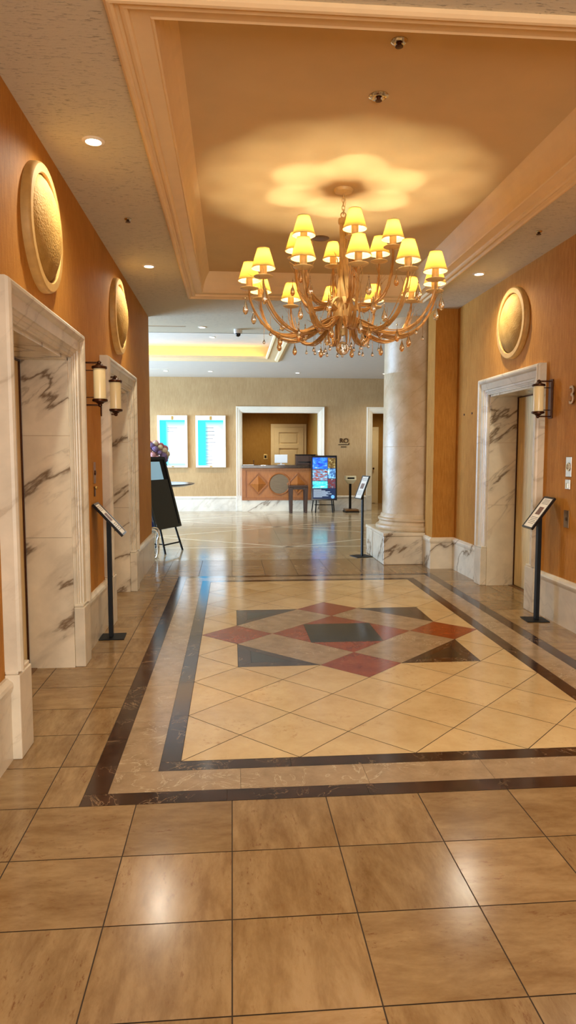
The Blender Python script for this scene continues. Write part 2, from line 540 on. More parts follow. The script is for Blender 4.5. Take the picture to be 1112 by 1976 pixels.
# plain tiles of the hall
tx, ty = 0.41, 0.382
def region(x0, x1, y0, y1, ox, oy, dx, dy, mi, g=0.0022):
    i0 = math.floor((x0-ox)/dx); j0 = math.floor((y0-oy)/dy)
    i = i0
    while ox+i*dx < x1-1e-6:
        j = j0
        while oy+j*dy < y1-1e-6:
            p = clip(rect(ox+i*dx, ox+(i+1)*dx, oy+j*dy, oy+(j+1)*dy), x0, x1, y0, y1)
            if p:
                mm = mi
                if mi == 1 and random.random() < 0.45: mm = 2
                ftile(p, mm, g)
            j += 1
        i += 1
XF0, XF1 = -1.55, 3.3
region(XF0, XF1, YB, OY0, -0.01, OY0, tx, ty, 1)
region(XF0, OX0, OY0, OY1, -0.01, OY0, tx, ty, 1)
region(OX1, XF1, OY0, OY1, OX1 - tx*3, OY0, tx, ty, 1)
region(XF0, XF1, OY1, YE+0.1, -0.01, OY1, tx, ty, 1)
# border bands
def band(o, i, mi, seg):
    """frame between offset o (outer) and i (inner)"""
    x0, x1, y0, y1 = FX0-o, FX1+o, FY0-o, FY1+o
    a0, a1, c0, c1 = FX0-i, FX1+i, FY0-i, FY1+i
    def strip(p, q, along):
        L = (q-p); n = max(1, round(L/seg)); return [(p+L*k/n, p+L*(k+1)/n) for k in range(n)]
    for s, e in strip(x0, x1, 0): ftile(rect(s, e, y0, c0), mi, .0008); ftile(rect(s, e, c1, y1), mi, .0008)
    for s, e in strip(c0, c1, 1): ftile(rect(x0, a0, s, e), mi, .0008); ftile(rect(a1, x1, s, e), mi, .0008)
band(b3, b2, 4, 0.58); band(b2, b1, 5, 0.585); band(b1, 0, 4, 0.58)
# lattice of the cream field, leaving the star out
S15 = 1.5*D
def in_star(cx_, cy_):
    u, v = abs(cx_-CX)/D, abs(cy_-CY)/D
    return (u + v < 1.99)
nl = 12
for i in range(-nl, nl+1):
    for j in range(-nl, nl+1):
        if (i + j) % 2 == 0: continue
        cx_, cy_ = CX + i*D/2, CY + j*D/2
        if in_star(cx_, cy_): continue
        poly = [(cx_-D/2, cy_), (cx_, cy_-D/2), (cx_+D/2, cy_), (cx_, cy_+D/2)]
        pc = clip(poly, FX0, FX1, FY0, FY1)
        if not pc: continue
        u, v = abs(i)/2, abs(j)/2            # in units of D
        # lattice cells lying in the corner triangles of the 1.5D square are dark
        if u <= 1.5 and v <= 1.5 and (u + v >= 1.99):
            sx = 1 if i > 0 else -1; sy = 1 if j > 0 else -1
            lo = clip(pc, CX-S15, CX+S15, CY-S15, CY+S15)
            # outer remainders stay cream
            for q in (clip(pc, CX+S15, FX1, FY0, FY1) if sx > 0 else clip(pc, FX0, CX-S15, FY0, FY1),):
                if q: ftile(q, 3)
            q = clip(pc, CX-S15, CX+S15, CY+S15, FY1) if sy > 0 else clip(pc, CX-S15, CX+S15, FY0, CY-S15)
            if q: ftile(q, 3)
            continue
        ftile(pc, 3)
# star
def P2(u, v): return (CX + u*D, CY + v*D)
for sx in (1, -1):
    for sy in (1, -1):
        tri = [P2(1.5*sx, .5*sy), P2(.5*sx, 1.5*sy), P2(1.5*sx, 1.5*sy)]
        cu, cv = 1.17*sx, 1.17*sy
        inner = [(P2(cu, cv)[0] + (p[0]-P2(cu, cv)[0])*0.50, P2(cu, cv)[1] + (p[1]-P2(cu, cv)[1])*0.50) for p in tri]
        for k in range(3):
            a, b = tri[k], tri[(k+1) % 3]; c, d = inner[(k+1) % 3], inner[k]
            ftile([a, b, c, d], 4, .0006)
        ftile(inner, 6, .0006)
        # grey-beige bar between the red tips
        ftile([P2(1.5*sx, .5*sy), P2(.5*sx, 1.5*sy), P2(0, 1*sy), P2(1*sx, 0)], 5, .0008)
for (u, v) in ((1.5, 0), (-1.5, 0), (0, 1.5), (0, -1.5)):
    ftile([P2(u-.5, v), P2(u, v-.5), P2(u+.5, v), P2(u, v+.5)], 7, .0008)
ftile([P2(-.5, -.5), P2(.5, -.5), P2(.5, .5), P2(-.5, .5)], 6, .0008)
for s in (1, -1):
    ftile([P2(-.5, .5*s), P2(.5, .5*s), P2(0, 1*s)], 7, .0008)
    ftile([P2(.5*s, -.5), P2(.5*s, .5), P2(1*s, 0)], 7, .0008)
# lobby: large tiles with pale crossing strips
region(XLL, XF0, YE+.1, 22, -.01, YE+.1, 0.82, 0.764, 8, .0012)
region(XF1, XLR, 8.0, 22, -.01, YE+.1, 0.82, 0.764, 8, .0012)
region(XF0, XF1, YE+.1, 22, -.01, YE+.1, 0.82, 0.764, 8, .0012)
def strip_line(a, b, w=0.085, mi=9):
    dx, dy = b[0]-a[0], b[1]-a[1]; L = math.hypot(dx, dy); nx, ny = -dy/L*w/2, dx/L*w/2
    F.poly([(a[0]+nx, a[1]+ny, .0006), (a[0]-nx, a[1]-ny, .0006), (b[0]-nx, b[1]-ny, .0006), (b[0]+nx, b[1]+ny, .0006)], mi, (random.random()+.01, .4, .3))
LX, LY0, LY1 = 0.91, 10.9, 16.9
for k in range(2):
    x0 = LX - 2.3; x1 = LX + 2.3; y0 = LY0 + k*3.0; y1 = y0 + 3.0
    xm, ym = (x0+x1)/2, (y0+y1)/2
    for a, b in (((x0, ym), (xm, y0)), ((xm, y0), (x1, ym)), ((x1, ym), (xm, y1)), ((xm, y1), (x0, ym))): strip_line(a, b)
    strip_line((x0-2.3, y0), (x1+2.3, y0), .07)
    strip_line((x0-2.3, ym-0.0), (x0, ym), .06); strip_line((x1, ym), (x1+2.3, ym), .06)
strip_line((LX-4.6, LY1), (LX+4.6, LY1), .07)
fl = F.build('floor', FM, fix=False)
# keep upward normals
tag(fl, 'polished stone floor with bordered star medallion', 'floor', kind='structure')

# ------------------------------------------------------------------ ceiling
def rect_ring(x0, x1, y0, y1, prof):
    """prof: list of (inset, z); returns four corner rings"""
    return [[(x0+o, y0+o, z) for o, z in prof], [(x1-o, y0+o, z) for o, z in prof],
            [(x1-o, y1-o, z) for o, z in prof], [(x0+o, y1-o, z) for o, z in prof]]
QX0, QX1, QY0, QY1 = -0.505, 2.325, 2.93, 8.27
cm = MB()
def slab(x0, x1, y0, y1, z, t=0.3, mi=0): cm.box((x0, y0, z), (x1, y1, z+t), mi)
slab(-1.7, QX0, YB-.2, 10.7, ZC); slab(QX1, 3.4, YB-.2, 8.7, ZC)
slab(QX0, QX1, YB-.2, QY0, ZC); slab(QX0, QX1, QY1, 10.7, ZC)
slab(QX1, 3.4, 8.7, 10.7, ZC); slab(XLL, -1.7, YE, 10.7, ZC); slab(3.4, XLR, 8.7, 10.7, ZC)
tag(cm.build('ceiling', 'ceiling', weld=False), 'fibre-textured ceiling around the coffer', 'ceiling', kind='structure')
H2 = 3.56
cf = MB()
prof = [(0.0, ZC), (0.0, ZC-.018), (0.012, ZC-.028), (0.026, ZC-.03), (0.036, ZC-.022), (0.04, ZC-.008), (0.052, ZC-.004), (0.06, ZC-.014),
        (0.075, ZC-.018), (0.088, ZC-.010), (0.092, ZC+.008), (0.17, ZC+.012), (0.178, ZC+.006), (0.186, ZC+.014), (0.188, ZC+.05)]
cf.rings(rect_ring(QX0, QX1, QY0, QY1, prof), closed_ring=False, closed_path=True)
tag(cf.build('trim_1', 'plaster', fix=True), 'stepped plaster moulding round the hall coffer', 'moulding', kind='structure')
cv = MB()
prof2 = [(0.188, ZC+.05), (0.195, ZC+.09), (0.208, ZC+.13), (0.228, ZC+.175), (0.25, ZC+.21), (0.262, H2)]
cv.rings(rect_ring(QX0, QX1, QY0, QY1, prof2), closed_ring=False, closed_path=True)
tag(cv.build('trim_2', 'plaster'), 'sloped cove of the hall coffer', 'cove', kind='structure')
cp = MB(); cp.box((QX0+.2, QY0+.2, H2), (QX1-.2, QY1-.2, H2+.1))
tag(cp.build('ceiling_coffer', 'coffer'), 'raised flat panel inside the coffer', 'ceiling', kind='structure')
# lobby ceiling with its own coffer
LQ = (-5.6, 1.02, 10.95, 14.65); HL2 = 3.72
lc = MB()
for x0, x1, y0, y1 in ((XLL, XLR, 10.7, LQ[2]), (XLL, LQ[0], LQ[2], LQ[3]), (LQ[1], XLR, LQ[2], LQ[3]), (XLL, XLR, LQ[3], 18.2)):
    lc.box((x0, y0, ZL), (x1, y1, ZL+.3))
lc.box((XLL, 10.68, ZC), (XLR, 10.72, ZL+.1))
lc.box((-0.1, 18.0, 2.95), (5.5, 21.6, 3.1))
tag(lc.build('ceiling_lobby', 'lobby_ceiling', weld=False), 'smooth pale lobby ceiling', 'ceiling', kind='structure')
lt = MB()
prof = [(0.0, ZL), (0, ZL-.02), (.05, ZL-.035), (.10, ZL-.02), (.12, ZL), (.26, ZL+.005), (.28, ZL-.01), (.31, ZL), (.31, ZL+.05)]
lt.rings(rect_ring(LQ[0], LQ[1], LQ[2]-.0, LQ[3], prof), closed_ring=False, closed_path=True)
lt.rings(rect_ring(LQ[0], LQ[1], LQ[2]-.0, LQ[3], [(.31, ZL+.05), (.27, ZL+.05), (.27, ZL+.012), (.06, ZL+.012), (.06, HL2)]), closed_ring=False, closed_path=True)
tag(lt.build('trim_3', 'plaster', fix=False), 'plaster moulding round the lobby coffer', 'moulding', kind='structure')
lp = MB(); lp.box((LQ[0], LQ[2], HL2), (LQ[1], LQ[3], HL2+.1))
tag(lp.build('ceiling_lobby_coffer', 'lobby_ceiling'), 'raised panel of the lobby coffer', 'ceiling', kind='structure')
cs = MB(); cs.box((LQ[0]+.3, LQ[3]-.16, ZL+.015), (LQ[1]-.35, LQ[3]-.12, ZL+.035))
tag(cs.build('cove_light', 'cove_glow'), 'warm light strip hidden in the far edge of the lobby coffer', 'cove light')

# ------------------------------------------------------------------ walls
ZD = 2.15; EL = [(3.53, 4.83), (6.15, 7.48)]; ER = [(6.32, 7.52)]
REC = 0.36
def hall_wall(name, x, s, y0, y1, openings, label):
    """s = -1 left, +1 right; thickness away from the corridor"""
    m = MB(); xo = x + s*0.62; ys = y0
    for a, b in openings:
        m.box((x, ys, 0), (xo, a, ZC)); m.box((x, a, ZD), (xo, b, ZC)); ys = b
    m.box((x, ys, 0), (xo, y1, ZC))
    return tag(m.build(name, 'wall', weld=False), label, 'wall', kind='structure')
hall_wall('wall_left', XL, -1, YB, YE, EL, 'orange textured hall wall on the left')
hall_wall('wall_right', XR, 1, YB, 9.0, ER, 'orange textured hall wall on the right')
m = MB(); m.box((2.59, 8.67, 0), (3.5, 9.0, ZC))
tag(m.build('wall_pilaster', 'wall'), 'brown end pier beside the round column', 'wall', kind='structure')
m = MB()
m.box((-1.8, YB-.2, 0), (-.7, YB, ZC)); m.box((2.5, YB-.2, 0), (3.6, YB, ZC)); m.box((-.7, YB-.2, 2.75), (2.5, YB, ZC))
w = thing('fill_window', 'added unseen window opening for the fill light behind the camera', 'window', (-.7, YB-.1, 0), kind='structure')  # unseen opening, added to let fill light in from behind the camera
wm = MB()
for k in range(4):
    x = 3.2*k/3; wm.box((max(0, x-.03), -.03, 0), (min(3.2, x+.03), .03, 2.75))
wm.box((0, -.03, 2.69), (3.2, .03, 2.75)); wm.build('window_frame', 'bronze', w, weld=False)
light('fill_behind', 'AREA', (.9, YB-.35, 1.4), 185, (1.0, .93, .82), rot=(R(90), 0, 0), shape='RECTANGLE', size=3.2, size_y=2.6)  # added area light that lifts the surfaces facing the camera
tag(m.build('wall_back', 'wall', weld=False), 'wall behind the camera', 'wall', kind='structure')
m = MB(); m.box((XLL, YE-.15, 0), (XL-.62, YE, ZL)); m.box((3.5, 8.7, 0), (XLR, 8.9, ZL))
tag(m.build('wall_lobby_front', 'wall_lobby', weld=False), 'lobby wall on the near side', 'wall', kind='structure')
m = MB()
OPa = (0.25, 2.27, 2.57); OPb = (3.67, 4.95, 2.57)
m.box((XLL, YF, 0), (OPa[0], YF+.16, ZL)); m.box((OPa[0], YF, OPa[2]), (OPa[1], YF+.16, ZL)); m.box((OPa[1], YF, 0), (OPb[0], YF+.16, ZL))
m.box((OPb[0], YF, OPb[2]), (OPb[1], YF+.16, ZL)); m.box((OPb[1], YF, 0), (XLR, YF+.16, ZL))
tag(m.build('wall_far', 'wall_lobby', weld=False), 'tan textured far wall of the lobby', 'wall', kind='structure')
m = MB(); m.box((XLR, 8.7, 0), (XLR+.15, 18, ZL))
tag(m.build('wall_lobby_right', 'wall_lobby'), 'right wall of the lobby', 'wall', kind='structure')
# left lobby wall with the daylight window
m = MB(); wy0, wy1, wz0, wz1 = 10.6, 16.4, 0.25, 3.1
m.box((XLL-.15, YE-.2, 0), (XLL, wy0, ZL)); m.box((XLL-.15, wy1, 0), (XLL, 18, ZL)); m.box((XLL-.15, wy0, 0), (XLL, wy1, wz0)); m.box((XLL-.15, wy0, wz1), (XLL, wy1, ZL))
tag(m.build('wall_lobby_left', 'wall_lobby', weld=False), 'left wall of the lobby around the window', 'wall', kind='structure')
w = thing('window_1', 'tall lobby window letting in daylight', 'window', (XLL-.08, wy0, wz0), kind='structure')
m = MB()
for k in range(5):
    y = (wy1-wy0)*k/4; m.box((-.05, y-.03 if k else 0, 0), (.05, y+.03 if k < 4 else y, wz1-wz0))
m.box((-.05, 0, 0), (.05, wy1-wy0, .06)); m.box((-.05, 0, wz1-wz0-.06), (.05, wy1-wy0, wz1-wz0))
m.build('window_frame', 'bronze', w, weld=False)
light('daylight', 'AREA', (XLL-.3, (wy0+wy1)/2, 1.7), 1100, (0.46, 0.70, 1.0), rot=(0, R(-90), 0), shape='RECTANGLE', size=2.8, size_y=5.6)
# office behind the counter and passage behind the side opening
m = MB(); m.box((0.1, 20.4, 0), (5.4, 20.55, 3.0)); m.box((0.0, YF+.16, 0), (0.22, 20.4, 3.0)); m.box((2.25, YF+.16, 0), (2.4, 20.4, 3.0))
tag(m.build('wall_office', 'wall_office', weld=False), 'golden wall of the office behind the counter', 'wall', kind='structure')
m = MB(); m.box((3.40, YF+.16, 0), (3.55, 20.4, 3.0)); m.box((5.25, YF+.16, 0), (5.4, 20.4, 3.0))
tag(m.build('wall_passage', 'wall_lobby', weld=False), 'side walls of the passage behind the far opening', 'wall', kind='structure')

# ------------------------------------------------------------------ baseboards (marble, moulded top)
def base_run(name, pts, h, label, mat='marble_soft', t=0.028, side=1):
    """pts: wall line; the board grows to the right-hand side of travel * side"""
    prof = [(0, 0), (t, 0), (t, h-.075), (t+.004, h-.07), (t+.012, h-.05), (t+.014, h-.035), (t+.008, h-.018), (t-.006, h-.008), (t-.012, h), (0, h)]
    n = len(pts); rings = []
    for i in range(n):
        p = Vector(pts[i]).to_2d()
        if i == 0: d = (Vector(pts[1]).to_2d()-p).normalized(); nn = Vector((d.y, -d.x)); sc_ = 1
        elif i == n-1: d = (p-Vector(pts[-2]).to_2d()).normalized(); nn = Vector((d.y, -d.x)); sc_ = 1
        else:
            d1 = (p-Vector(pts[i-1]).to_2d()).normalized(); d2 = (Vector(pts[i+1]).to_2d()-p).normalized()
            n1 = Vector((d1.y, -d1.x)); n2 = Vector((d2.y, -d2.x)); nn = (n1+n2).normalized(); sc_ = 1/max(.3, nn.dot(n1))
        rings.append([(p.x+nn.x*o*sc_*side, p.y+nn.y*o*sc_*side, z) for o, z in prof])
    m = MB(); m.rings(rings, True, False)
    return tag(m.build(name, mat), label, 'baseboard', kind='structure')
FW = 0.185
base_run('baseboard_left', [(XL, YB, 0), (XL, EL[0][0]-FW, 0)], .41, 'pale marble baseboard nearest the camera on the left')
base_run('baseboard_left.001', [(XL, EL[0][1]+FW, 0), (XL, EL[1][0]-FW, 0)], .41, 'pale marble baseboard between the two left lift doors')
base_run('baseboard_left.002', [(XL, EL[1][1]+FW, 0), (XL, YE, 0), (XL-.62, YE, 0)], .41, 'pale marble baseboard past the second left lift door')
base_run('baseboard_right', [(XR, ER[0][0]-FW, 0), (XR, YB, 0)], .41, 'pale marble baseboard nearest the camera on the right')
base_run('baseboard_right.001', [(2.59, 9.0, 0), (2.59, 8.67, 0), (XR, 8.67, 0), (XR, ER[0][1]+FW, 0)], .41, 'veined marble baseboard wrapping the brown pier', 'marble')
base_run('baseboard_far', [(XLL, YF, 0), (0.115, YF, 0)], .39, 'pale marble baseboard under the two lit menu boards', 'marble_pale')
base_run('baseboard_far.001', [(2.41, YF, 0), (3.53, YF, 0)], .39, 'pale marble baseboard between counter and side opening', 'marble_pale')

# ------------------------------------------------------------------ elevators
SP = [(0, 0), (0, .022), (.012, .024), (.014, .030), (.030, .034), (.032, .042), (.052, .046), (.055, .056), (.118, .058), (.122, .066),
      (.132, .078), (.146, .084), (.160, .084), (.172, .076), (.178, .062), (.178, 0)]
def surround(mb, plane, y0, y1, zt, zb, prof, toward):
    """toward(prot) gives x (for hall walls)"""
    rings = []
    rings.append([(toward(p), y0-o, zb) for o, p in prof]); rings.append([(toward(p), y0-o, zt+o) for o, p in prof])
    rings.append([(toward(p), y1+o, zt+o) for o, p in prof]); rings.append([(toward(p), y1+o, zb) for o, p in prof])
    mb.rings(rings, True, False)
def elevator(idx, x, s, y0, y1, label):
    root = thing('door_%d' % idx, label, 'lift door', (0, 0, 0), kind='structure')
    tw = lambda p: x - s*p
    m = MB(); surround(m, x, y0, y1, ZD, 0.44, SP, tw); m.build('door_frame', 'marble_soft', root)
    for ya, yb in ((y0-.186, y0+.012), (y1-.012, y1+.186)):
        m = MB()
        m.box((x, ya, 0), (x-s*.072, yb, .425))
        m.box((x, ya+.004, .425), (x-s*.064, yb-.004, .445))
        m.build('plinth', 'marble_soft', root, bevel=.006)
    # marble reveal slabs, three courses each
    for yy, nrm in ((y0, 1), (y1, -1)):
        m = MB(); zs = [0, .92, 1.62, ZD]
        for k in range(3):
            m.box((x+s*.0, yy+nrm*.0, zs[k]+(.001 if k else 0)), (x+s*REC, yy+nrm*.022, zs[k+1]-.001))
        m.build('reveal_panel', 'marble', root, weld=False)
    m = MB(); m.box((x, y0, ZD-.022), (x+s*REC, y1, ZD)); m.build('head_panel', 'marble', root)
    m = MB(); m.box((x+s*(REC-.10), y0+.022, 0), (x+s*(REC+.02), y1-.022, .004)); m.build('sill', 'bronze_light', root)
    xd = x+s*(REC-.05); mid = (y0+y1)/2
    m = MB(); m.box((xd, y0+.022, 0.006), (xd+s*.05, y0+.034, ZD-.022)); m.box((xd, y1-.034, 0.006), (xd+s*.05, y1-.022, ZD-.022)); m.box((xd, y0+.034, ZD-.034), (xd+s*.05, y1-.034, ZD-.022))
    m.build('door_edge_strip', 'bronze', root)
    for a, b in ((y0+.034, mid-.0025), (mid+.0025, y1-.034)):
        m = MB(); m.box((xd+s*.012, a, 0.008), (xd+s*.06, b, ZD-.034)); m.build('door_panel', 'elevator_door', root)
elevator(1, XL, -1, *EL[0], 'marble-framed lift door nearest on the left')
elevator(2, XL, -1, *EL[1], 'marble-framed lift door further along the left wall')
elevator(3, XR, 1, *ER[0], 'marble-framed lift door on the right wall')

# ------------------------------------------------------------------ wall discs
def disc(x, s, y, z, label):
    root = thing('wall_disc', label, 'wall ornament', (x, y, z), group=None)
    mat = Matrix.Rotation(R(90)*(-s), 4, 'Y')      # local +z to the corridor
    m = MB(); m.lathe([(.296, .0), (.296, .046), (.302, .052), (.346, .052), (.354, .044), (.358, .030), (.358, .0), (.296, .0)], 72, mat=mat)
    m.build('rim', 'gold_ring', root)
    m = MB(); m.lathe([(.296, 0), (.296, .020), (.292, .030), (.27, .050), (.23, .070), (.18, .086), (.12, .098), (.06, .104), (0.0001, .106)], 64, mat=mat)
    m.build('domed_face', 'gold', root)
    return root
disc(XL, -1, 4.21, 2.80, 'large hammered gold disc over the nearest left lift door')
disc(XL, -1, 6.88, 2.82, 'hammered gold disc over the second left lift door')
disc(XR, 1, 6.90, 2.82, 'hammered gold disc over the right lift door')

# ------------------------------------------------------------------ wall sconces
def sconce(x, s, y, z, label):
    root = thing('wall_sconce', label, 'wall lamp', (x, y, z))
    d = -s; h = .175
    m = MB(); m.box((0, -.038, -h), (d*.012, .038, h)); m.box((d*.012, -.028, -h+.02), (d*.018, .028, h-.02))
    m.build('backplate', 'bronze', root, bevel=.003)
    cx = d*.122
    for sg in (1, -1):
        m = MB(); m.box((0, -.007, sg*(h-.018)-.006), (cx, .007, sg*(h-.018)+.006)); m.sphere((cx, 0, sg*(h-.018)), .016, 12, 8)
        m.build('arm', 'bronze', root, weld=False)
        m = MB(); prof = [(.0, .158), (.012, .156), (.014, .150), (.026, .145), (.030, .138), (.044, .134), (.056, .130), (.058, .118), (.054, .112), (0, .112)]
        if sg < 0: prof = [(r, -z_) for r, z_ in prof][::-1]
        m.lathe(prof, 24, (cx, 0, 0)); m.build('end_cap', 'bronze', root)
    m = MB(); m.lathe([(.043, -.116), (.046, -.1), (.046, .1), (.043, .116), (.036, .116), (.036, -.116)], 32, (cx, 0, 0), closed=True); m.build('glass_tube', 'opal', root)
    for zz in (.10, -.10):
        m = MB(); m.tube([(d*.012, 0, zz), (cx-d*.045, 0, zz)], .004, 8); m.build('bracket', 'bronze', root)
sconce(XL, -1, 5.30, 2.02, 'bronze wall lamp with opal tube beside the nearest left lift surround')
sconce(XL, -1, 6.00, 1.99, 'bronze wall lamp with opal tube just before the second left lift')
sconce(XR, 1, 6.03, 1.99, 'bronze wall lamp with opal tube on the right wall')

# ------------------------------------------------------------------ call panels, digit, plates
def call_panel(x, s, y, z, label):
    root = thing('call_panel', label, 'call panel', (x, y, z)); d = -s
    m = MB(); m.box((0, -.048, -.085), (d*.006, .048, .085)); m.build('faceplate', 'steel', root, bevel=.002)
    mat = Matrix.Rotation(R(90)*d, 4, 'Y')
    m = MB(); m.lathe([(.024, .006), (.024, .012), (.036, .012), (.036, .006)], 28, (0, 0, 0), mat=mat, closed=True); m.build('button_ring', 'chrome', root)
    m = MB(); m.lathe([(.022, 0.004), (.022, .010), (0.0001, .011)], 24, mat=mat); m.build('button', 'bronze_light', root)
    return root
call_panel(XR, 1, 5.66, 1.385, 'steel lift call plate with round button on the right wall')
r_ = thing('key_switch', 'small square steel plate below the lift call plate', 'switch', (XR, 5.665, 1.235))
m = MB(); m.box((0, -.042, -.042), (-.008, .042, .042)); m.build('plate', 'steel', r_, bevel=.003)
m = MB(); m.box((-.008, -.02, -.03), (-.014, .02, .012)); m.build('rocker', 'chrome', r_, bevel=.002)
r_ = thing('call_panel', 'slim bronze lift call plate between the two left lifts', 'call panel', (XL, 5.62, 1.345))
m = MB(); m.box((0, -.04, -.085), (.008, .04, .085)); m.build('faceplate', 'bronze_light', r_, bevel=.002)
m = MB(); m.lathe([(.018, 0), (.018, .016), (0.0001, .018)], 20, mat=Matrix.Rotation(R(90), 4, 'Y')); m.build('button', 'bronze', r_)
r_ = thing('key_switch', 'tiny key switch with a pale knob below the left call plate', 'switch', (XL, 5.62, 1.205))
m = MB(); m.box((0, -.02, -.05), (.008, .02, .03)); m.build('plate', 'bronze', r_, bevel=.002)
m = MB(); m.sphere((.014, .0, .02), .014); m.build('knob', 'gilt', r_)
r_ = thing('outlet_plate', 'dark bronze socket plate low on the right wall', 'socket plate', (XR, 5.67, .935))
m = MB(); m.box((0, -.045, -.075), (-.006, .045, .075)); m.build('plate', 'bronze_light', r_, bevel=.002)
m = MB(); m.cyl((0, 0, 0), .014, .010, 16, mat=Matrix.Rotation(R(-90), 4, 'Y')); m.build('socket', 'bronze', r_)
r_ = thing('floor_number', 'bronze numeral 3 on the right wall', 'number', (XR, 5.625, 1.985))
text_mesh('numeral', '3', .22, 'bronze_light', r_, (-.012, 0, 0), (R(90), 0, R(-90)), .008)
for i, (yy, zz) in enumerate(((8.08, 1.98), (8.36, 1.98))):
    m = MB(); m.lathe([(.012, 0), (.012, .008), (.0001, .012)], 12, mat=Matrix.Rotation(R(-90), 4, 'Y'))
    o = m.build('wall_stud', 'bronze', loc=(XR, yy, zz)); tag(o, ['small bronze stud on the right wall, nearer the lift frame', 'small bronze stud on the right wall, nearer the corner'][i], 'stud', 'studs on the right wall')

# ------------------------------------------------------------------ sign stands
def sign_stand(loc, rz, tilt, zc, label, w=.235, h=.34, base=.20, photo=True, pole_w=.055, screen='paper'):
    """panel faces local +x, leaning back by tilt from vertical"""
    root = thing('sign_stand', label, 'sign stand', loc, rz)
    m = MB(); m.box((-base/2, -base/2, 0), (base/2, base/2, .008)); m.build('base_plate', 'black', root, bevel=.002)
    m = MB(); m.box((-pole_w*.3-.012, -pole_w/2, .008), (pole_w*.3-.012, pole_w/2, zc-.02)); m.build('pole', 'black', root, bevel=.002)
    mat = Matrix.Translation((0, 0, zc)) @ Matrix.Rotation(-tilt, 4, 'Y')   # local x = normal, y = width, z = up the panel
    m = MB()
    fr = .016
    m.box((-.016, -w/2, -h/2), (-.004, w/2, h/2), mat=mat)
    for a, b in (((-.004, -w/2, -h/2), (.004, -w/2+fr, h/2)), ((-.004, w/2-fr, -h/2), (.004, w/2, h/2)), ((-.004, -w/2+fr, -h/2), (.004, w/2-fr, -h/2+fr)), ((-.004, -w/2+fr, h/2-fr), (.004, w/2-fr, h/2))):
        m.box(a, b, mat=mat)
    m.build('frame', 'black_gloss', root, weld=False)
    m = MB(); m.box((-.004, -w/2+fr, -h/2+fr), (-.001, w/2-fr, h/2-fr), mat=mat); pg = m.build('notice_sheet', screen, root)
    if photo:
        m = MB(); m.box((-.0015, -.05, -.02), (.0, .05, .06), mat=mat); m.build('picture', 'photo_ink', pg)
    m = MB()
    for k in range(9):
        zz = h*.40 - k*.014 if k < 4 else -.05 - (k-4)*.016
        if abs(zz) > h/2-fr-.005: continue
        L = random.uniform(.05, .085); m.box((-.0015, -L, zz-.0022), (0.0, L, zz+.0022), mat=mat)
    m.build('printed_lines', 'ink', pg, weld=False)
    return root
sign_stand((-0.985, 5.60, 0), R(2), R(42), 0.975, 'black sign stand with slanted notice between the left lifts')
sign_stand((2.72, 5.88, 0), R(176), R(36), 0.975, 'black sign stand with slanted notice beside the right lift')
sign_stand((1.875, 9.80, 0), R(196), R(22), 1.01, 'slim black sign stand in front of the round column', w=.22, h=.36, base=.26, pole_w=.04)

# ------------------------------------------------------------------ column
root = thing('column', 'round beige stone column on a square veined marble pedestal', 'column', (2.62, 9.60, 0), kind='structure')
m = MB(); m.box((-.595, -.595, 0), (.595, .595, .385)); m.box((-.605, -.605, .385), (.605, .605, .43)); m.build('pedestal', 'marble', root, bevel=.012, weld=False)
m = MB(); m.lathe([(.0, .43), (.55, .43), (.565, .445), (.57, .47), (.565, .495), (.545, .508), (.53, .512), (.522, .53), (.515, .55), (.52, .562), (.535, .572), (.535, .592), (.52, .604), (.505, .608), (.5, .63), (.485, .66), (0, .66)], 96)
m.build('column_base', 'stone_column', root)
m = MB(); m.lathe([(.475, .66), (.475, 1.59), (.472, 1.593), (.475, 1.596), (.47, 2.6), (.468, 2.603), (.47, 2.606), (.465, ZC)], 96); m.build('shaft', 'stone_column', root)

# ------------------------------------------------------------------ ceiling fittings
def downlight(x, y, z, label, warm=True, e=55, group=None, r=.058, spot=155, tilt=0):
    root = thing('downlight', label, 'ceiling light', (x, y, z), group=group)
    m = MB(); m.lathe([(r*.78, -.001), (r*.80, -.009), (r*1.0, -.008), (r*1.14, -.002), (r*1.14, .002), (r*.78, .002)], 28, closed=True); m.build('trim_ring', 'white', root)
    m = MB(); m.lathe([(r*.78, -.004), (r*.5, -.007), (.0001, -.008)], 24); m.build('lamp_face', 'lamp_on' if warm else 'lamp_cool', root)
    light('downlight_beam', 'SPOT', (0, 0, -.03), e, (1.0, .90, .70) if warm else (1.0, .90, .72), root, rot=(tilt, 0, 0), spot_size=R(spot), spot_blend=1.0, shadow_soft_size=.04)
    return root
DE = 60
HD = [(-.80, 4.27, 'round downlight over the nearest left lift'), (-.80, 6.97, 'round downlight before the second left disc'),
      (2.53, 6.99, 'round downlight in the ceiling by the right disc')]
for x, y, lb in HD: downlight(x, y, ZC, lb, e=DE)
for x, y, lb in ((2.53, 4.27, 'round downlight in the right ceiling, between the camera and the right lift'), (-.80, 1.57, 'round downlight in the left ceiling above the camera'), (2.53, 1.57, 'round downlight in the right ceiling above the camera'),
                 (.91, .6, 'round downlight in the middle of the ceiling above the camera'), (-.80, -1.13, 'round downlight in the left ceiling behind the camera'), (2.53, -1.13, 'round downlight in the right ceiling behind the camera')):
    downlight(x, y, ZC, lb, e=DE)
LD = [(-.42, 10.2, ZC, 'downlight ahead of the lobby coffer'), (-.36, 13.4, HL2, 'downlight inside the lobby coffer'),
      (-1.55, 16.6, ZL, 'downlight above the left lit menu board'), (-.50, 16.6, ZL, 'downlight above the right lit menu board'), (1.60, 16.75, ZL, 'downlight above the reception counter opening'), (3.75, 16.75, ZL, 'downlight above the side opening'),
      (3.9, 13.0, ZL, 'downlight in the right of the lobby behind the column'), (-3.4, 16.6, ZL, 'downlight in the far left of the lobby'), (1.7, 13.2, ZL, 'downlight in the middle of the lobby ceiling, behind the chandelier')]
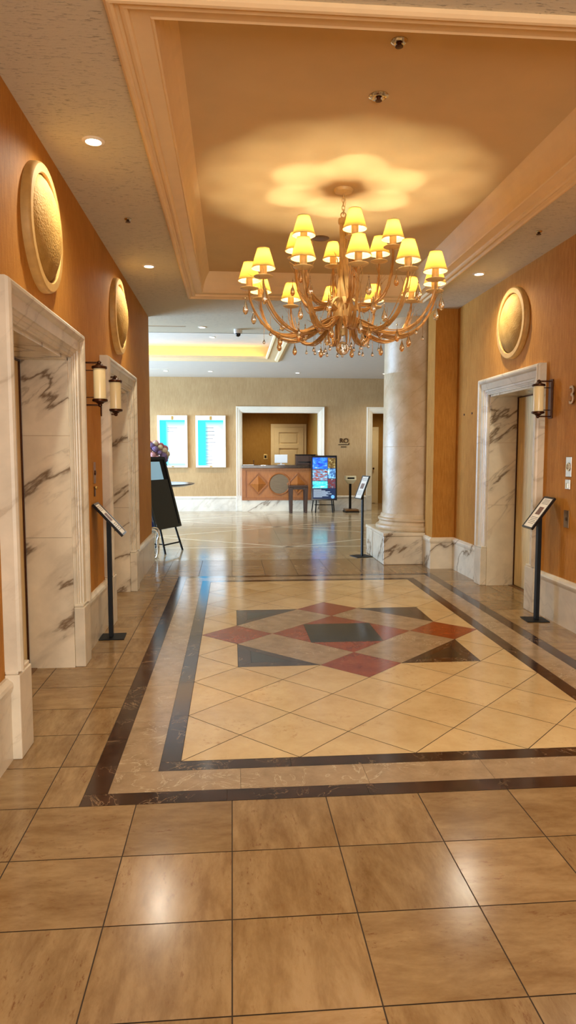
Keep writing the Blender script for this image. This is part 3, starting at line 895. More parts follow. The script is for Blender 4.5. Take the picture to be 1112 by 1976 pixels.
for x, y, z, lb in LD: downlight(x, y, z, lb, warm=False, e=78 if y > 16 else 26, r=.055, spot=135)
def sprinkler(x, y, z, label, r=.042, kind='ceiling_sprinkler'):
    root = thing(kind, label, 'sprinkler', (x, y, z))
    m = MB(); m.lathe([(r, .001), (r, -.004), (r*.75, -.012), (r*.4, -.014), (0.0001, -.014)], 24); m.build('cover_plate', 'chrome', root)
    m = MB(); m.lathe([(.012, -.014), (.012, -.024), (.02, -.026), (.02, -.029), (0.0001, -.031)], 14); m.build('head', 'bronze', root)
sprinkler(-.80, 5.61, ZC, 'small sprinkler head on the left ceiling between two downlights', .028)
sprinkler(2.54, 5.64, ZC, 'small sprinkler head on the right ceiling', .028)
sprinkler(.85, 3.56, H2, 'chrome sprinkler in the coffer nearest the camera')
sprinkler(.86, 4.09, H2, 'wider chrome sprinkler in the coffer nearer the chandelier', .058)
r_ = thing('ceiling_speaker', 'round flat speaker grille in the coffer behind the chandelier', 'speaker', (.86, 6.72, H2))
m = MB(); m.lathe([(.085, .001), (.085, -.005), (.078, -.008), (.001, -.008)], 32); m.build('grille', 'bronze_light', r_)
def dome_cam(x, y, z, label):
    r_ = thing('ceiling_camera', label, 'camera', (x, y, z))
    m = MB(); m.lathe([(.062, 0), (.062, -.045), (.055, -.06), (.0001, -.06)], 24); m.build('housing', 'plastic_white', r_)
    m = MB(); m.sphere((0, 0, -.068), .04, 16, 10); m.build('lens_dome', 'black_gloss', r_)
dome_cam(.10, 10.35, ZC, 'white dome camera on the lobby ceiling left of the chandelier')
dome_cam(2.02, 10.35, ZC, 'white dome camera by the column, behind the chandelier arms')
for x0, x1, y, z, lb in ((-2.6, -.66, 10.15, ZC, 'dark slot air vent in the ceiling over the lobby entry'), (-3.0, -1.45, 16.25, ZL, 'dark slot air vent along the far lobby ceiling')):
    r_ = thing('slot_vent', lb, 'air vent', (x0, y, z))
    m = MB(); m.box((0, 0, -.004), (x1-x0, .012, .001)); m.box((0, .038, -.004), (x1-x0, .05, .001)); m.build('frame', 'white', r_, weld=False)
    m = MB(); m.box((0, .012, -.002), (x1-x0, .038, .001)); m.build('slot', 'black', r_)

# ------------------------------------------------------------------ door casings on the far wall
def casing(idx, x0, x1, zt, label, hplinth=True):
    root = thing('door_%d' % idx, label, 'opening', (0, 0, 0), kind='structure')
    prof = [(0, .0), (0, .02), (.02, .024), (.025, .03), (.05, .034), (.055, .042), (.10, .046), (.11, .056), (.135, .058), (.14, .045), (.14, 0)]
    zb = .40; m = MB()
    m.rings([[(x0-o, YF-p, zb) for o, p in prof], [(x0-o, YF-p, zt+o) for o, p in prof], [(x1+o, YF-p, zt+o) for o, p in prof], [(x1+o, YF-p, zb) for o, p in prof]], True, False)
    m.build('door_frame', 'white', root)
    for a, b in ((x0-.145, x0+.0), (x1-.0, x1+.145)):
        m = MB(); m.box((a, YF-.065, 0), (b, YF, .40)); m.build('plinth', 'marble_pale', root, bevel=.005)
    m = MB(); m.box((x0, YF, 0), (x0+.02, YF+.16, zt)); m.box((x1-.02, YF, 0), (x1, YF+.16, zt)); m.box((x0+.02, YF, zt-.02), (x1-.02, YF+.16, zt)); m.build('reveal', 'white', root, weld=False)
    return root
casing(4, OPa[0], OPa[1], OPa[2], 'white moulded opening round the reception counter')
casing(5, OPb[0], OPb[1], OPb[2], 'white moulded opening at the far right of the lobby')
# cream office door (panelled)
def panel_door(name_i, x0, x1, z1, y, label, mat='cream_paint', knob_side=1, frame=.09):
    root = thing('door_%d' % name_i, label, 'door', (0, 0, 0), kind='structure')
    m = MB(); m.box((x0-frame, y-.03, 0), (x0, y, z1+frame)); m.box((x1, y-.03, 0), (x1+frame, y, z1+frame)); m.box((x0, y-.03, z1), (x1, y, z1+frame))
    m.build('door_frame', mat, root, weld=False, bevel=.004)
    m = MB(); W = x1-x0; st = W*.17
    ys = y-.022
    m.box((x0, ys, .01), (x1, y-.002, z1-.005)); 
    zp = [(.25, .95), (1.07, 1.65), (1.77, z1-.16)]
    # rails and stiles proud of the panels
    m2y = ys-.035
    m.box((x0, m2y, .01), (x0+st, ys, z1-.005)); m.box((x1-st, m2y, .01), (x1, ys, z1-.005))
    prev = .01
    for a, b in zp: m.box((x0+st, m2y, prev), (x1-st, ys, a)); prev = b
    m.box((x0+st, m2y, prev), (x1-st, ys, z1-.005))
    for a, b in zp: m.box((x0+st+.05, ys-.022, a+.05), (x1-st-.05, ys, b-.05))
    d = m.build('door_leaf', mat, root, weld=False, bevel=.003)
    m = MB(); kx = x1-.07 if knob_side > 0 else x0+.07
    m.sphere((kx, m2y-.045, 1.05), .03, 14, 10); m.cyl((0, 0, 0), .012, .045, 10, mat=Matrix.Translation((kx, m2y, 1.05)) @ Matrix.Rotation(R(90), 4, 'X'))
    m.build('door_knob', 'bronze', d, weld=False)
    return root
panel_door(6, 1.24, 2.12, 2.28, 20.4, 'cream panelled door in the office behind the counter')
panel_door(7, 3.74, 4.30, 2.20, 20.4, 'cream panelled door at the end of the passage')
r_ = thing('wall_switch', 'small framed switch plate left of the cream office door', 'switch', (.99, 20.4, 1.40))
m = MB(); m.box((-.06, -.012, -.075), (.06, 0, .075)); m.build('plate', 'gilt', r_, bevel=.004)
m = MB(); m.box((-.03, -.018, -.04), (.03, -.012, .04)); m.build('rocker', 'black', r_, bevel=.002)

# ------------------------------------------------------------------ reception counter
root = thing('reception_counter', 'reddish wood reception counter with diamond and circle panels', 'counter', (0.25, 17.70, 0))
W = 2.02
m = MB(); m.box((0, .03, 0), (W, .6, .29)); m.build('marble_plinth', 'marble', root)
m = MB(); m.box((0.0, .02, .29), (W, .6, 1.12)); m.build('body', 'desk_wood', root)
m = MB(); m.box((-.02+.02, -.03, 1.12), (W, .66, 1.20)); m.build('worktop', 'granite', root, bevel=.008)
m = MB(); m.box((0, .0, .29), (W, .02, .36)); m.box((0, .0, 1.06), (W, .02, 1.12)); m.box((0, 0, .36), (.10, .02, 1.06)); m.box((W-.10, 0, .36), (W, .02, 1.06)); m.build('face_frame', 'desk_wood_v', root, weld=False, bevel=.003)
def diamond(cx, cz, hw, hh):
    o = []
    for i, (k, d) in enumerate(((1.0, .0), (1.0, -.012), (.86, -.014), (.84, -.003))):
        o.append([(cx-hw*k, .02+d, cz), (cx, .02+d, cz-hh*k), (cx+hw*k, .02+d, cz), (cx, .02+d, cz+hh*k)])
    mm = MB(); mm.rings(o, True, False); 
    mm.build('diamond_moulding', 'desk_wood_v', root)
    mm = MB(); k = .8
    base = [(cx-hw*k, .02, cz), (cx, .02, cz-hh*k), (cx+hw*k, .02, cz), (cx, .02, cz+hh*k)]; ap = (cx, -.03, cz)
    mm.mesh(base+[ap], [(0, 1, 4), (1, 2, 4), (2, 3, 4), (3, 0, 4), (0, 3, 2, 1)]); mm.build('diamond_boss', 'desk_wood', root)
for cx in (.42, W-.42-.16): diamond(cx, .71, .28, .30)
rc = (.97, .71)
mt = Matrix.Translation((rc[0], .02, rc[1])) @ Matrix.Rotation(R(90), 4, 'X')
m = MB(); m.lathe([(.255, 0), (.255, .012), (.27, .02), (.285, .018), (.295, 0)], 48, mat=mt, closed=True); m.build('circle_moulding', 'desk_wood_v', root)
m = MB(); m.lathe([(.25, 0), (.25, .008), (.0001, .008)], 48, mat=mt); m.sm = [False]*len(m.sm); m.build('circle_inlay', 'grey_wood', root)
# things on the counter
r_ = thing('monitor', 'white-backed computer monitor on the reception counter', 'monitor', (1.29, 18.05, 1.20))
m = MB(); m.box((-.17, 0, .05), (.17, .03, .27)); m.build('screen', 'plastic_white', r_, bevel=.008)
m = MB(); m.box((-.02, .03, .01), (.02, .05, .15)); m.box((-.09, -.02, 0), (.09, .12, .012)); m.build('stand', 'plastic_white', r_, weld=False)
r_ = thing('printer', 'black boxy machine at the right end of the counter', 'printer', (1.93, 18.02, 1.20))
m = MB(); m.box((-.26, -.12, 0), (.26, .2, .25)); m.build('body', 'dark_wood', r_, bevel=.006)
m = MB(); m.box((-.26, -.13, .25), (.26, .2, .275)); m.build('lid', 'black', r_, bevel=.004)
m = MB(); m.box((-.2, -.135, .06), (.2, -.12, .09)); m.build('paper_slot', 'black_gloss', r_)
r_ = thing('small_stand', 'tiny dark bottle-like stand on the left of the counter', 'stand', (.56, 17.86, 1.20))
m = MB(); m.lathe([(.0001, 0), (.035, 0), (.035, .006), (.008, .012), (.008, .10), (.014, .11), (.014, .13), (.0001, .135)], 16); m.build('stem', 'bronze', r_)
m = MB(); m.box((-.14, -.09, 0), (.14, .09, .012)); tag(m.build('leaflet_stack', 'paper', loc=(.42, 17.86, 1.20), bevel=.002), 'low stack of white leaflets at the left end of the counter', 'leaflets')

# ------------------------------------------------------------------ lit menu boards
def screen_mat(name, seedx, flip):
    t = NT(name)
    v = t.coords(kind='Generated')
    sx = t.n('ShaderNodeSeparateXYZ'); t.l(v, sx.inputs[0])
    x, z = sx.outputs[0], sx.outputs[2]
    if flip == 0:
        g = t.math('MAXIMUM', t.math('SUBTRACT', 0.36, x), t.math('SUBTRACT', z, .86))
        g2 = t.math('SUBTRACT', .12, z)
        a = t.math('MAXIMUM', t.math('MULTIPLY', t.math('ADD', g, .04), 6.0), t.math('MULTIPLY', g2, 5.0))
    else:
        g = t.math('MAXIMUM', t.math('SUBTRACT', 0.38, x), t.math('SUBTRACT', z, .88))
        a = t.math('MAXIMUM', t.math('MULTIPLY', t.math('ADD', g, .05), 7.0), t.math('MULTIPLY', t.math('SUBTRACT', t.math('ADD', z, t.math('MULTIPLY', x, .5)), .9), .9))
    col = t.ramp(a, [(0.0, lin((232, 244, 255))), (.35, lin((140, 214, 245))), (1.0, lin((8, 150, 205)))])
    t.base((0.02, 0.02, 0.02, 1))
    t.l(col, t.b.inputs['Emission Color']); t.b.inputs['Emission Strength'].default_value = 2.1
    return t.set(.3)
def menu_board(x0, x1, z0, z1, label, flip):
    root = thing('menu_board', label, 'light box', ((x0+x1)/2, YF, (z0+z1)/2)); w = (x1-x0)/2; h = (z1-z0)/2
    f = .06
    m = MB()
    m.box((-w, -.075, -h), (-w+f, 0, h)); m.box((w-f, -.075, -h), (w, 0, h)); m.box((-w+f, -.075, -h), (w-f, 0, -h+.05)); m.box((-w+f, -.075, h-.12), (w-f, 0, h))
    m.build('frame', 'white', root, weld=False, bevel=.004)
    m = MB(); m.box((-w+f, -.055, -h+.05), (w-f, -.01, h-.12)); s = m.build('screen', screen_mat('lit_panel_%d' % flip, 0, flip), root)
    m = MB(); m.box((-.025, -.083, h-.11), (.025, -.075, h-.02)); m.build('emblem', 'gilt', root)
    m = MB(); m.box((-.03, -.083, -h+.01), (.03, -.075, -h+.035)); m.build('maker_plate', 'gilt', root)
    m = MB(); zt = h-.32
    n = 11 if flip else 3
    for k in range(n):
        zz = zt - k*(.092 if flip else .05)
        L = random.uniform(.16, .26)
        m.box((-.13, -.0565, zz), (-.13+L, -.055, zz+.016))
        if flip: m.box((-.13, -.0565, zz-.032), (-.13+L*.7, -.055, zz-.020))
    m.build('printed_lines', 'ink', s, weld=False)
menu_board(-1.90, -1.14, 1.14, 2.47, 'cyan and white lit menu board at the left, beside the wall end', 0)
menu_board(-.93, -.16, 1.14, 2.47, 'cyan and white lit menu board at the right, beside the counter opening', 1)
# logo lettering on the far wall
r_ = thing('wall_lettering', 'small bronze lettering on the tan wall right of the counter', 'lettering', (2.93, YF, 1.74))
text_mesh('letters', 'RO', .17, 'bronze', r_, (0, -.012, .09), (R(90), 0, 0), .006)
m = MB(); m.box((-.15, -.014, -.015), (.13, -.004, .0)); m.box((-.08, -.014, -.075), (.07, -.004, -.055)); m.box((.12, -.014, -.015), (.14, -.004, .03)); m.build('underline', 'bronze', r_, weld=False)

# ------------------------------------------------------------------ television sign on an A-frame
def tv_pic(name, cols, s, scale=8.0, stretch=(1, 1, 1)):
    t = NT(name)
    v = t.coords(stretch)
    n = t.noise(v, scale, 5, .7)
    st = [(0.30 + .42*i/(len(cols)-1), lin(c)) for i, c in enumerate(cols)]
    c = t.ramp(n, st)
    t.base((.01, .01, .01, 1)); t.l(c, t.b.inputs['Emission Color']); t.b.inputs['Emission Strength'].default_value = s
    return t.set(.2)
root = thing('television_sign', 'tall black screen sign showing night photos on a black easel', 'screen sign', (2.33, 17.30, 0), R(-4))
tl = R(5)
mt = Matrix.Translation((0, -.06, .31)) @ Matrix.Rotation(-tl, 4, 'X')
m = MB(); m.box((-.33, -.02, 0), (.33, .035, 1.14), mat=mt); m.build('screen_housing', 'black_gloss', root, bevel=.004)
def pane(nm, x0, x1, z0, z1, mat):
    m = MB(); m.box((x0, -.024, z0), (x1, -.0205, z1), mat=mt); return m.build(nm, mat, root)
pane('screen_background', -.29, .29, .04, 1.10, emit('screen_navy', (10, 30, 62), .8))
def pane2(x0, x1, z0, z1, mat):
    m = MB(); m.box((x0, -.027, z0), (x1, -.0245, z1), mat=mt); return m.build('photo_tile', mat, root)
pane2(-.29, .085, .80, 1.085, tv_pic('photo_blue', [(4, 14, 70), (10, 60, 190), (30, 110, 220), (240, 200, 150)], 1.9, 5, (1, 1, 2)))
pane2(.095, .29, .82, 1.085, tv_pic('photo_food', [(30, 18, 10), (90, 60, 20), (140, 120, 60), (255, 240, 200)], 1.0, 14))
pane2(-.29, .085, .50, .785, tv_pic('photo_room', [(10, 14, 24), (120, 50, 30), (30, 130, 170), (235, 225, 200)], 1.9, 9, (1, 1, 3)))
pane2(.095, .29, .56, .805, tv_pic('photo_terrace', [(8, 16, 30), (50, 90, 140), (120, 180, 220), (250, 250, 250)], 1.7, 12))
pane2(-.29, .085, .31, .485, tv_pic('photo_pool', [(6, 40, 50), (20, 150, 180), (60, 210, 220), (220, 250, 240)], 2.0, 8, (1, 1, 3)))
pane2(.095, .29, .31, .545, tv_pic('photo_dining', [(20, 10, 16), (120, 40, 40), (30, 60, 90), (220, 200, 180)], 1.0, 16))
m = MB()
for k in range(8):
    L = [.20, .30, .42, .36, .46, .33, .38, .22][k]; m.box((-.27, -.027, .265-k*.026), (-.27+L, -.0245, .272-k*.026), mat=mt)
m.build('caption_lines', emit('caption_white', (200, 220, 240), .9), root, weld=False)
m = MB(); m.lathe([(.045, 0), (.045, .003), (.0001, .003)], 24, mat=mt @ Matrix.Translation((.22, -.024, .09)) @ Matrix.Rotation(R(90), 4, 'X')); m.build('round_logo', emit('logo_blue', (90, 150, 210), .9), root)
for sx in (-1, 1):
    m = MB(); m.tube([(sx*.22, -.13, .0), (sx*.19, -.055, .36)], .016, 8); m.build('leg', 'black', root)
    m = MB(); m.tube([(sx*.29, .34, .0), (sx*.20, .06, .9)], .014, 8); m.build('leg', 'black', root)
m = MB(); m.tube([(-.24, -.09, .20), (.24, -.09, .20)], .012, 8); m.build('crossbar', 'black', root)

# ------------------------------------------------------------------ stool
root = thing('stool', 'dark brown square wooden stool in front of the counter', 'stool', (1.66, 17.22, 0))
m = MB(); m.box((-.235, -.2, .66), (.235, .2, .70)); m.build('seat', 'dark_wood', root, bevel=.008)
m = MB(); m.box((-.20, -.17, .60), (.20, -.15, .66)); m.box((-.20, .15, .60), (.20, .17, .66)); m.box((-.20, -.15, .60), (-.18, .15, .66)); m.box((.18, -.15, .60), (.20, .15, .66)); m.build('apron', 'dark_wood', root, weld=False)
for sx in (-1, 1):
    for sy in (-1, 1):
        m = MB(); top = [(sx*.235, sy*.19), (sx*.145, sy*.19), (sx*.145, sy*.12), (sx*.235, sy*.12)]; bt = [(sx*.215, sy*.18), (sx*.155, sy*.18), (sx*.155, sy*.13), (sx*.215, sy*.13)]
        m.rings([[(x, y, 0) for x, y in bt], [(x, y, .655) for x, y in top]], True, False); m.build('leg', 'dark_wood', root, bevel=.004)
# ------------------------------------------------------------------ weighing scale
root = thing('platform_scale', 'upright platform scale with cream head beside the screen sign', 'scale', (3.05, 17.40, 0))
m = MB(); m.box((-.17, -.2, .02), (.17, .2, .075)); m.build('platform', 'bronze_light', root, bevel=.008)
m = MB(); m.box((-.18, -.21, .0), (.18, .21, .03)); m.build('foot', 'black', root, bevel=.004)
m = MB(); m.box((-.028, .12, .075), (.028, .17, .76)); m.build('post', 'black', root)
m = MB(); m.mesh([(-.07, .08, .72), (.07, .08, .72), (.07, .20, .72), (-.07, .20, .72), (-.14, .03, .82), (.14, .03, .82), (.14, .2, .82), (-.14, .2, .82), (-.14, .06, .92), (.14, .06, .92), (.14, .2, .92), (-.14, .2, .92)],
    [(0, 3, 2, 1), (0, 1, 5, 4), (1, 2, 6, 5), (2, 3, 7, 6), (3, 0, 4, 7), (4, 5, 9, 8), (5, 6, 10, 9), (6, 7, 11, 10), (7, 4, 8, 11), (8, 9, 10, 11)]); hd = m.build('display_head', 'plastic_cream', root, bevel=.005)
m = MB(); m.box((-.09, .035, .845), (.09, .048, .885)); m.build('display', 'black_gloss', hd)

# ------------------------------------------------------------------ easel screen at the end of the left wall
root = thing('easel_screen', 'leaning black display panel on a black easel at the end of the left wall', 'display easel', (-1.06, 10.55, 0), R(-28))
# local: panel faces -y turned by rz towards the right; leans back
PW, PH = .66, 1.12
az = R(62)
mt = Matrix.Translation((.095, .0, .36)) @ Matrix.Rotation(R(90)-R(0), 4, 'Z') @ Matrix.Rotation(-R(15.5), 4, 'X')
m = MB(); m.box((-PW/2, -.02, 0), (PW/2, .02, PH), mat=mt); m.build('panel_back', 'black', root, bevel=.006)
m = MB(); f = .045
for a, b in (((-PW/2, -.032, 0), (-PW/2+f, -.02, PH)), ((PW/2-f, -.032, 0), (PW/2, -.02, PH)), ((-PW/2+f, -.032, 0), (PW/2-f, -.02, f)), ((-PW/2+f, -.032, PH-f), (PW/2-f, -.02, PH))): m.box(a, b, mat=mt)
m.build('frame', 'black_gloss', root, weld=False)
m = MB(); m.box((-PW/2+f+.02, -.023, PH*.68), (PW/2-f-.12, -.0205, PH-f-.03), mat=mt); m.build('lit_picture', emit('easel_picture', (150, 196, 226), .2), root)
m = MB(); m.box((-PW/2+f, -.0215, f), (PW/2-f, -.02, PH*.68), mat=mt); m.build('dark_glass', 'black_gloss', root)
for sy in (-1, 1):
    m = MB(); m.tube([(.19, sy*.24, 0), (.07, sy*.20, .42)], .016, 8); m.build('leg', 'black', root)
    m = MB(); m.tube([(-.32, sy*.26, 0), (-.12, sy*.2, .95)], .014, 8); m.build('leg', 'black', root)
m = MB(); m.tube([(.155, -.22, .13), (.155, .22, .13)], .012, 8); m.tube([(.15, -.22, .14), (-.30, -.24, .14)], .010, 8); m.build('crossbar', 'black', root, weld=False)
# bent metal tube frame
root = thing('metal_rack', 'bent pale brass tube rack poking out past the left wall end', 'rack', (-1.13, 9.82, 0))
m = MB(); m.tube(catmull([(-.30, 0, .40), (-.04, 0, .42), (.05, 0, .40), (.075, 0, .33), (.055, 0, .25), (.06, 0, .1), (.04, 0, .02), (0, 0, .012), (-.05, 0, .06), (-.06, 0, .22), (-.06, 0, .36)], 5), .010, 8); m.build('tube_frame', 'chrome', root)
m = MB(); m.tube(catmull([(-.30, .25, .40), (-.04, .25, .42), (.04, .25, .40), (.06, .25, .33), (.045, .25, .25), (.05, .25, .1), (.03, .25, .02), (-.01, .25, .012)], 5), .010, 8); m.build('tube_frame', 'chrome', root)
m = MB(); m.tube([(-.04, 0, .42), (-.04, .25, .42)], .008, 8); m.tube([(.05, 0, .14), (.05, .25, .14)], .008, 8); m.build('cross_tube', 'chrome', root, weld=False)

# ------------------------------------------------------------------ table and flowers
root = thing('round_table', 'navy lacquered round table behind the leaning easel', 'table', (-1.62, 14.0, 0))
m = MB(); m.lathe([(.0001, .84), (.70, .84), (.84, .875), (.86, .89), (.86, .90), (.0001, .905)], 64); m.build('tabletop', 'navy', root)
m = MB(); m.lathe([(.0001, 0), (.30, 0), (.30, .02), (.12, .05), (.06, .12), (.05, .7), (.10, .80), (.18, .84), (.0001, .84)], 32); m.build('pedestal', 'navy', root)
root = thing('flower_arrangement', 'round bouquet of pink and violet flowers in a vase on the navy table', 'flowers', (-1.58, 14.0, .905)); root.scale = (1.2, 1.2, 1.15)
m = MB(); m.lathe([(.0001, 0), (.08, 0), (.09, .02), (.10, .10), (.085, .20), (.06, .26), (.07, .29), (.062, .29), (.052, .26), (.0001, .25)], 32); m.build('vase', 'plastic_white', root)
FLC = [plain('petal_pink', (222, 168, 172), .7, var=.25, vs=60), plain('petal_violet', (132, 108, 150), .7, var=.3, vs=60), plain('petal_cream', (226, 206, 172), .7, var=.2, vs=60), plain('petal_rose', (186, 112, 112), .7, var=.3, vs=60)]
def bloom(c, r, mat):
    m = MB()
    for i in range(46):
        zz = 1-2*(i+.5)/46; ph = i*2.39996; rr = math.sqrt(max(0, 1-zz*zz))
        d = Vector((rr*math.cos(ph), rr*math.sin(ph), zz)); p = Vector(c) + d*r*.9
        u = d.orthogonal().normalized(); w_ = d.cross(u)
        for q in range(4):
            a = q*PI/2 + i; dr = (u*math.cos(a)+w_*math.sin(a)); sd = d.cross(dr)
            s = r*.28
            m.mesh([p, p+dr*s*.6+sd*s*.4+d*s*.1, p+dr*s+d*s*.25, p+dr*s*.6-sd*s*.4+d*s*.1], [(0, 1, 2, 3)])
    m.sphere(c, r*.86, 10, 7)
    return m.build('bloom', mat, root, fix=False)
for i in range(44):
    zz = 1-1.6*(i+.5)/44; ph = i*2.39996+.4; rr = math.sqrt(max(0, 1-zz*zz))
    bloom((rr*math.cos(ph)*.22, rr*math.sin(ph)*.22, .50+zz*.20), random.uniform(.045, .065), FLC[(i*7) % 4])
m = MB()
for i in range(26):
    a = i*2.4; L = random.uniform(.2, .34); z0 = .32; d = Vector((math.cos(a), math.sin(a), 0)); p0 = Vector((0, 0, z0)); p1 = d*L*.6+Vector((0, 0, z0+.12)); p2 = d*L+Vector((0, 0, z0-.02-random.random()*.22)); s = Vector((-d.y, d.x, 0))*.022
    m.mesh([p0, p1+s, p2, p1-s], [(0, 1, 2, 3)])
m.build('foliage', 'leaf_green', root, fix=False)

# ------------------------------------------------------------------ chandelier
CHX, CHY = 0.885, 5.50
ch = thing('chandelier', 'cream and gold branching chandelier with eighteen lit shades and crystal drops', 'chandelier', (CHX, CHY, H2))
def cz(z): return z - H2
m = MB(); m.lathe([(.0001, 0), (.075, 0), (.075, -.008), (.066, -.022), (.03, -.032), (.0001, -.034)], 40); m.build('canopy', 'chand', ch)
m = MB()
for k in range(5):
    zc = -.05-.030*k
    pts = [(math.cos(a)*.011*(1 if k % 2 else 0), math.cos(a)*.011*(0 if k % 2 else 1), zc+math.sin(a)*.021) for a in [2*PI*i/12 for i in range(13)]]
    m.tube(pts, .0032, 6)
m.tube([(.012, .0, -.03), (.02, .01, -.1), (.008, 0, -.17)], .002, 6)
m.build('chain', 'chand', ch, weld=False)
m = MB()
ring = [(math.cos(a)*.02, 0, -.195+math.sin(a)*.02) for a in [2*PI*i/16 for i in range(17)]]; m.tube(ring, .005, 8)
m.lathe([(.0001, -.215), (.018, -.216), (.036, -.222), (.04, -.235), (.038, -.262), (.026, -.272), (.0001, -.272)], 28); m.build('top_cap', 'chand', ch, weld=False)
# stem: a bundle of entwined branches
zt, zb = -.27, cz(2.62)
m = MB()
for k in range(5):
    a0 = k*2*PI/5; pts = []; rad = []
    for i in range(25):
        t = i/24; z = zt+(zb-zt)*t; a = a0+t*2.6; rr = .014+.018*t+.010*math.sin(t*7+k)
        pts.append((rr*math.cos(a), rr*math.sin(a), z)); rad.append(.011+.010*t+.003*math.sin(t*11+k*2))
    m.tube(pts, rad, 8)
m.build('stem', 'chand', ch, weld=False)
for k in range(7):
    a = k*2*PI/7+.3; z0 = cz(2.60)+k*.085; m = MB()
    d = Vector((math.cos(a), math.sin(a), 0))
    m.tube(catmull([d*.02+Vector((0, 0, z0)), d*.04+Vector((0, 0, z0+.08)), d*.046+Vector((0, 0, z0+.17)), d*.075+Vector((0, 0, z0+.24))], 5), [.014, .015, .015, .014, .013, .013, .012, .011, .010, .009, .008, .007, .006, .005, .003, .001], 6, flat=.4)
    m.build('leaf', 'chand', ch)
m = MB(); m.lathe([(.0001, cz(2.70)), (.045, cz(2.70)), (.06, cz(2.66)), (.075, cz(2.62)), (.082, cz(2.60)), (.082, cz(2.545)), (.078, cz(2.54)), (.05, cz(2.53)), (.035, cz(2.50)), (.022, cz(2.44)), (.0001, cz(2.43))], 40)
m.build('hub', 'chand', ch)
def taper(n, r0, r1, p=1.0): return [r0+(r1-r0)*(i/(n-1))**p for i in range(n)]
# an arm points along +x; base object kept for copying
def arm_mesh(lower, seed):
    rnd = random.Random(seed)
    m = MB()
    if lower:
        main = [(.05, 0, cz(2.58)), (.16, 0, cz(2.53)), (.30, 0, cz(2.455)), (.46, 0, cz(2.43)), (.60, 0, cz(2.49)), (.69, 0, cz(2.60)), (.735, 0, cz(2.71)), (.74, 0, cz(2.775))]
    else:
        main = [(.05, 0, cz(2.62)), (.13, 0, cz(2.66)), (.24, 0, cz(2.66)), (.33, 0, cz(2.72)), (.38, 0, cz(2.83)), (.40, 0, cz(2.95)), (.40, 0, cz(3.06))]
    mp = catmull(main, 6); m.tube(mp, taper(len(mp), .013, .0075), 8)
    nst = 5
    for s in range(nst):
        off = rnd.uniform(.010, .026); ph = rnd.uniform(0, 6.28); tw = rnd.uniform(2, 4.5)*rnd.choice((-1, 1)); st = rnd.uniform(0, .12); en = rnd.uniform(.72, .98)
        i0 = int(st*(len(mp)-1)); i1 = int(en*(len(mp)-1)); pts = []
        for i in range(i0, i1+1):
            t = (i-i0)/max(1, i1-i0); a = ph+tw*t; p = mp[i]
            o = off*(0.6+.8*t)
            pts.append(Vector((p.x+math.cos(a)*o*.5, p.y+math.sin(a)*o*1.3, p.z+math.cos(a)*o)))
        # a wisp at the end that leaves the arm
        t_ = (pts[-1]-pts[-2]).normalized(); sd = rnd.choice((-1, 1))
        e1 = pts[-1]+t_*.04+Vector((rnd.uniform(-.01, .03), sd*.02, 0)); e2 = e1+t_*.03+Vector((rnd.uniform(.0, .04), sd*.03, rnd.uniform(-.01, .02)))
        pts += [e1, e2]
        m.tube(pts, taper(len(pts), .0085, .0012, 1.6), 6, flat=.6)
    # short thorn leaves off the underside
    for s in range(7):
        i = int(rnd.uniform(.25, .9)*(len(mp)-2)); p = mp[i]; t_ = (mp[i+1]-mp[i]).normalized(); sd = rnd.choice((-1, 1))
        q = [p, p+t_*.05+Vector((0, sd*.018, -.012)), p+t_*.09+Vector((-.005, sd*.045, -.010 if rnd.random() < .6 else .03))]
        m.tube(catmull(q, 4), taper(9, .0075, .0008), 6, flat=.5)
    return m
def lamp_parts(arm, r, zpan):
    m = MB(); m.lathe([(.0001, 0), (.012, 0), (.03, .004), (.062, .012), (.072, .018), (.070, .021), (.05, .014), (.0001, .012)], 28, (r, 0, zpan)); m.build('drip_pan', 'chand', arm)
    m = MB(); m.lathe([(.0001, .012), (.026, .012), (.026, .10), (.0001, .10)], 20, (r, 0, zpan)); m.build('candle_tube', 'chand', arm)
    return arm
def shade_obj(r, zs, parent):
    m = MB()
    m.lathe([(.088, 0), (.0445, .14)], 40, (r, 0, zs)); m.f = m.f[:40]; m.mi = m.mi[:40]; m.sm = m.sm[:40]; m.rnd = m.rnd[:40]
    s = m.build('lamp_shade', 'shade', parent, fix=False)
    m = MB(); m.lathe([(.0872, -.001), (.0905, -.001), (.0885, .007), (.0855, .007)], 40, (r, 0, zs), closed=True); m.build('shade_trim', 'chand', s)
    m = MB(); m.lathe([(.0425, .136), (.0465, .136), (.0460, .142), (.0425, .142)], 32, (r, 0, zs), closed=True); m.build('shade_trim', 'chand', s, weld=False)
    m = MB(); m.lathe([(.0001, 0), (.010, .0), (.013, .014), (.009, .03), (.0001, .042)], 12, (r, 0, zs+.026)); m.build('bulb', 'bulb', s)
    return s
def teardrop(h=.105, w=.019):
    m = MB()
    m.lathe([(.0001, 0), (w*.55, .06*h), (w*.92, .18*h), (w, .30*h), (w*.86, .46*h), (w*.55, .64*h), (w*.28, .82*h), (w*.14, .94*h), (.0001, h)], 16)
    return m
LOWZ, UPZ = cz(2.775), cz(3.06)
def place(o, ang):
    # ang measured from the viewer's side (front = -y), positive to the right
    o.rotation_euler = (0, 0, ang - PI/2)
    return o
protoL = []; protoU = []
for v in range(3):
    a = arm_mesh(True, 11+v).build('arm', 'chand_leaf', ch, weld=False, fix=True); lamp_parts(a, .74, LOWZ); protoL.append(a)
for v in range(2):
    a = arm_mesh(False, 31+v).build('arm', 'chand_leaf', ch, weld=False, fix=True); lamp_parts(a, .40, UPZ); protoU.append(a)
shL = shade_obj(.74, LOWZ+.075, ch); shU = shade_obj(.40, UPZ+.075, ch)
usedL = set(); usedU = set(); firstL = True; firstU = True
BE = 3.8
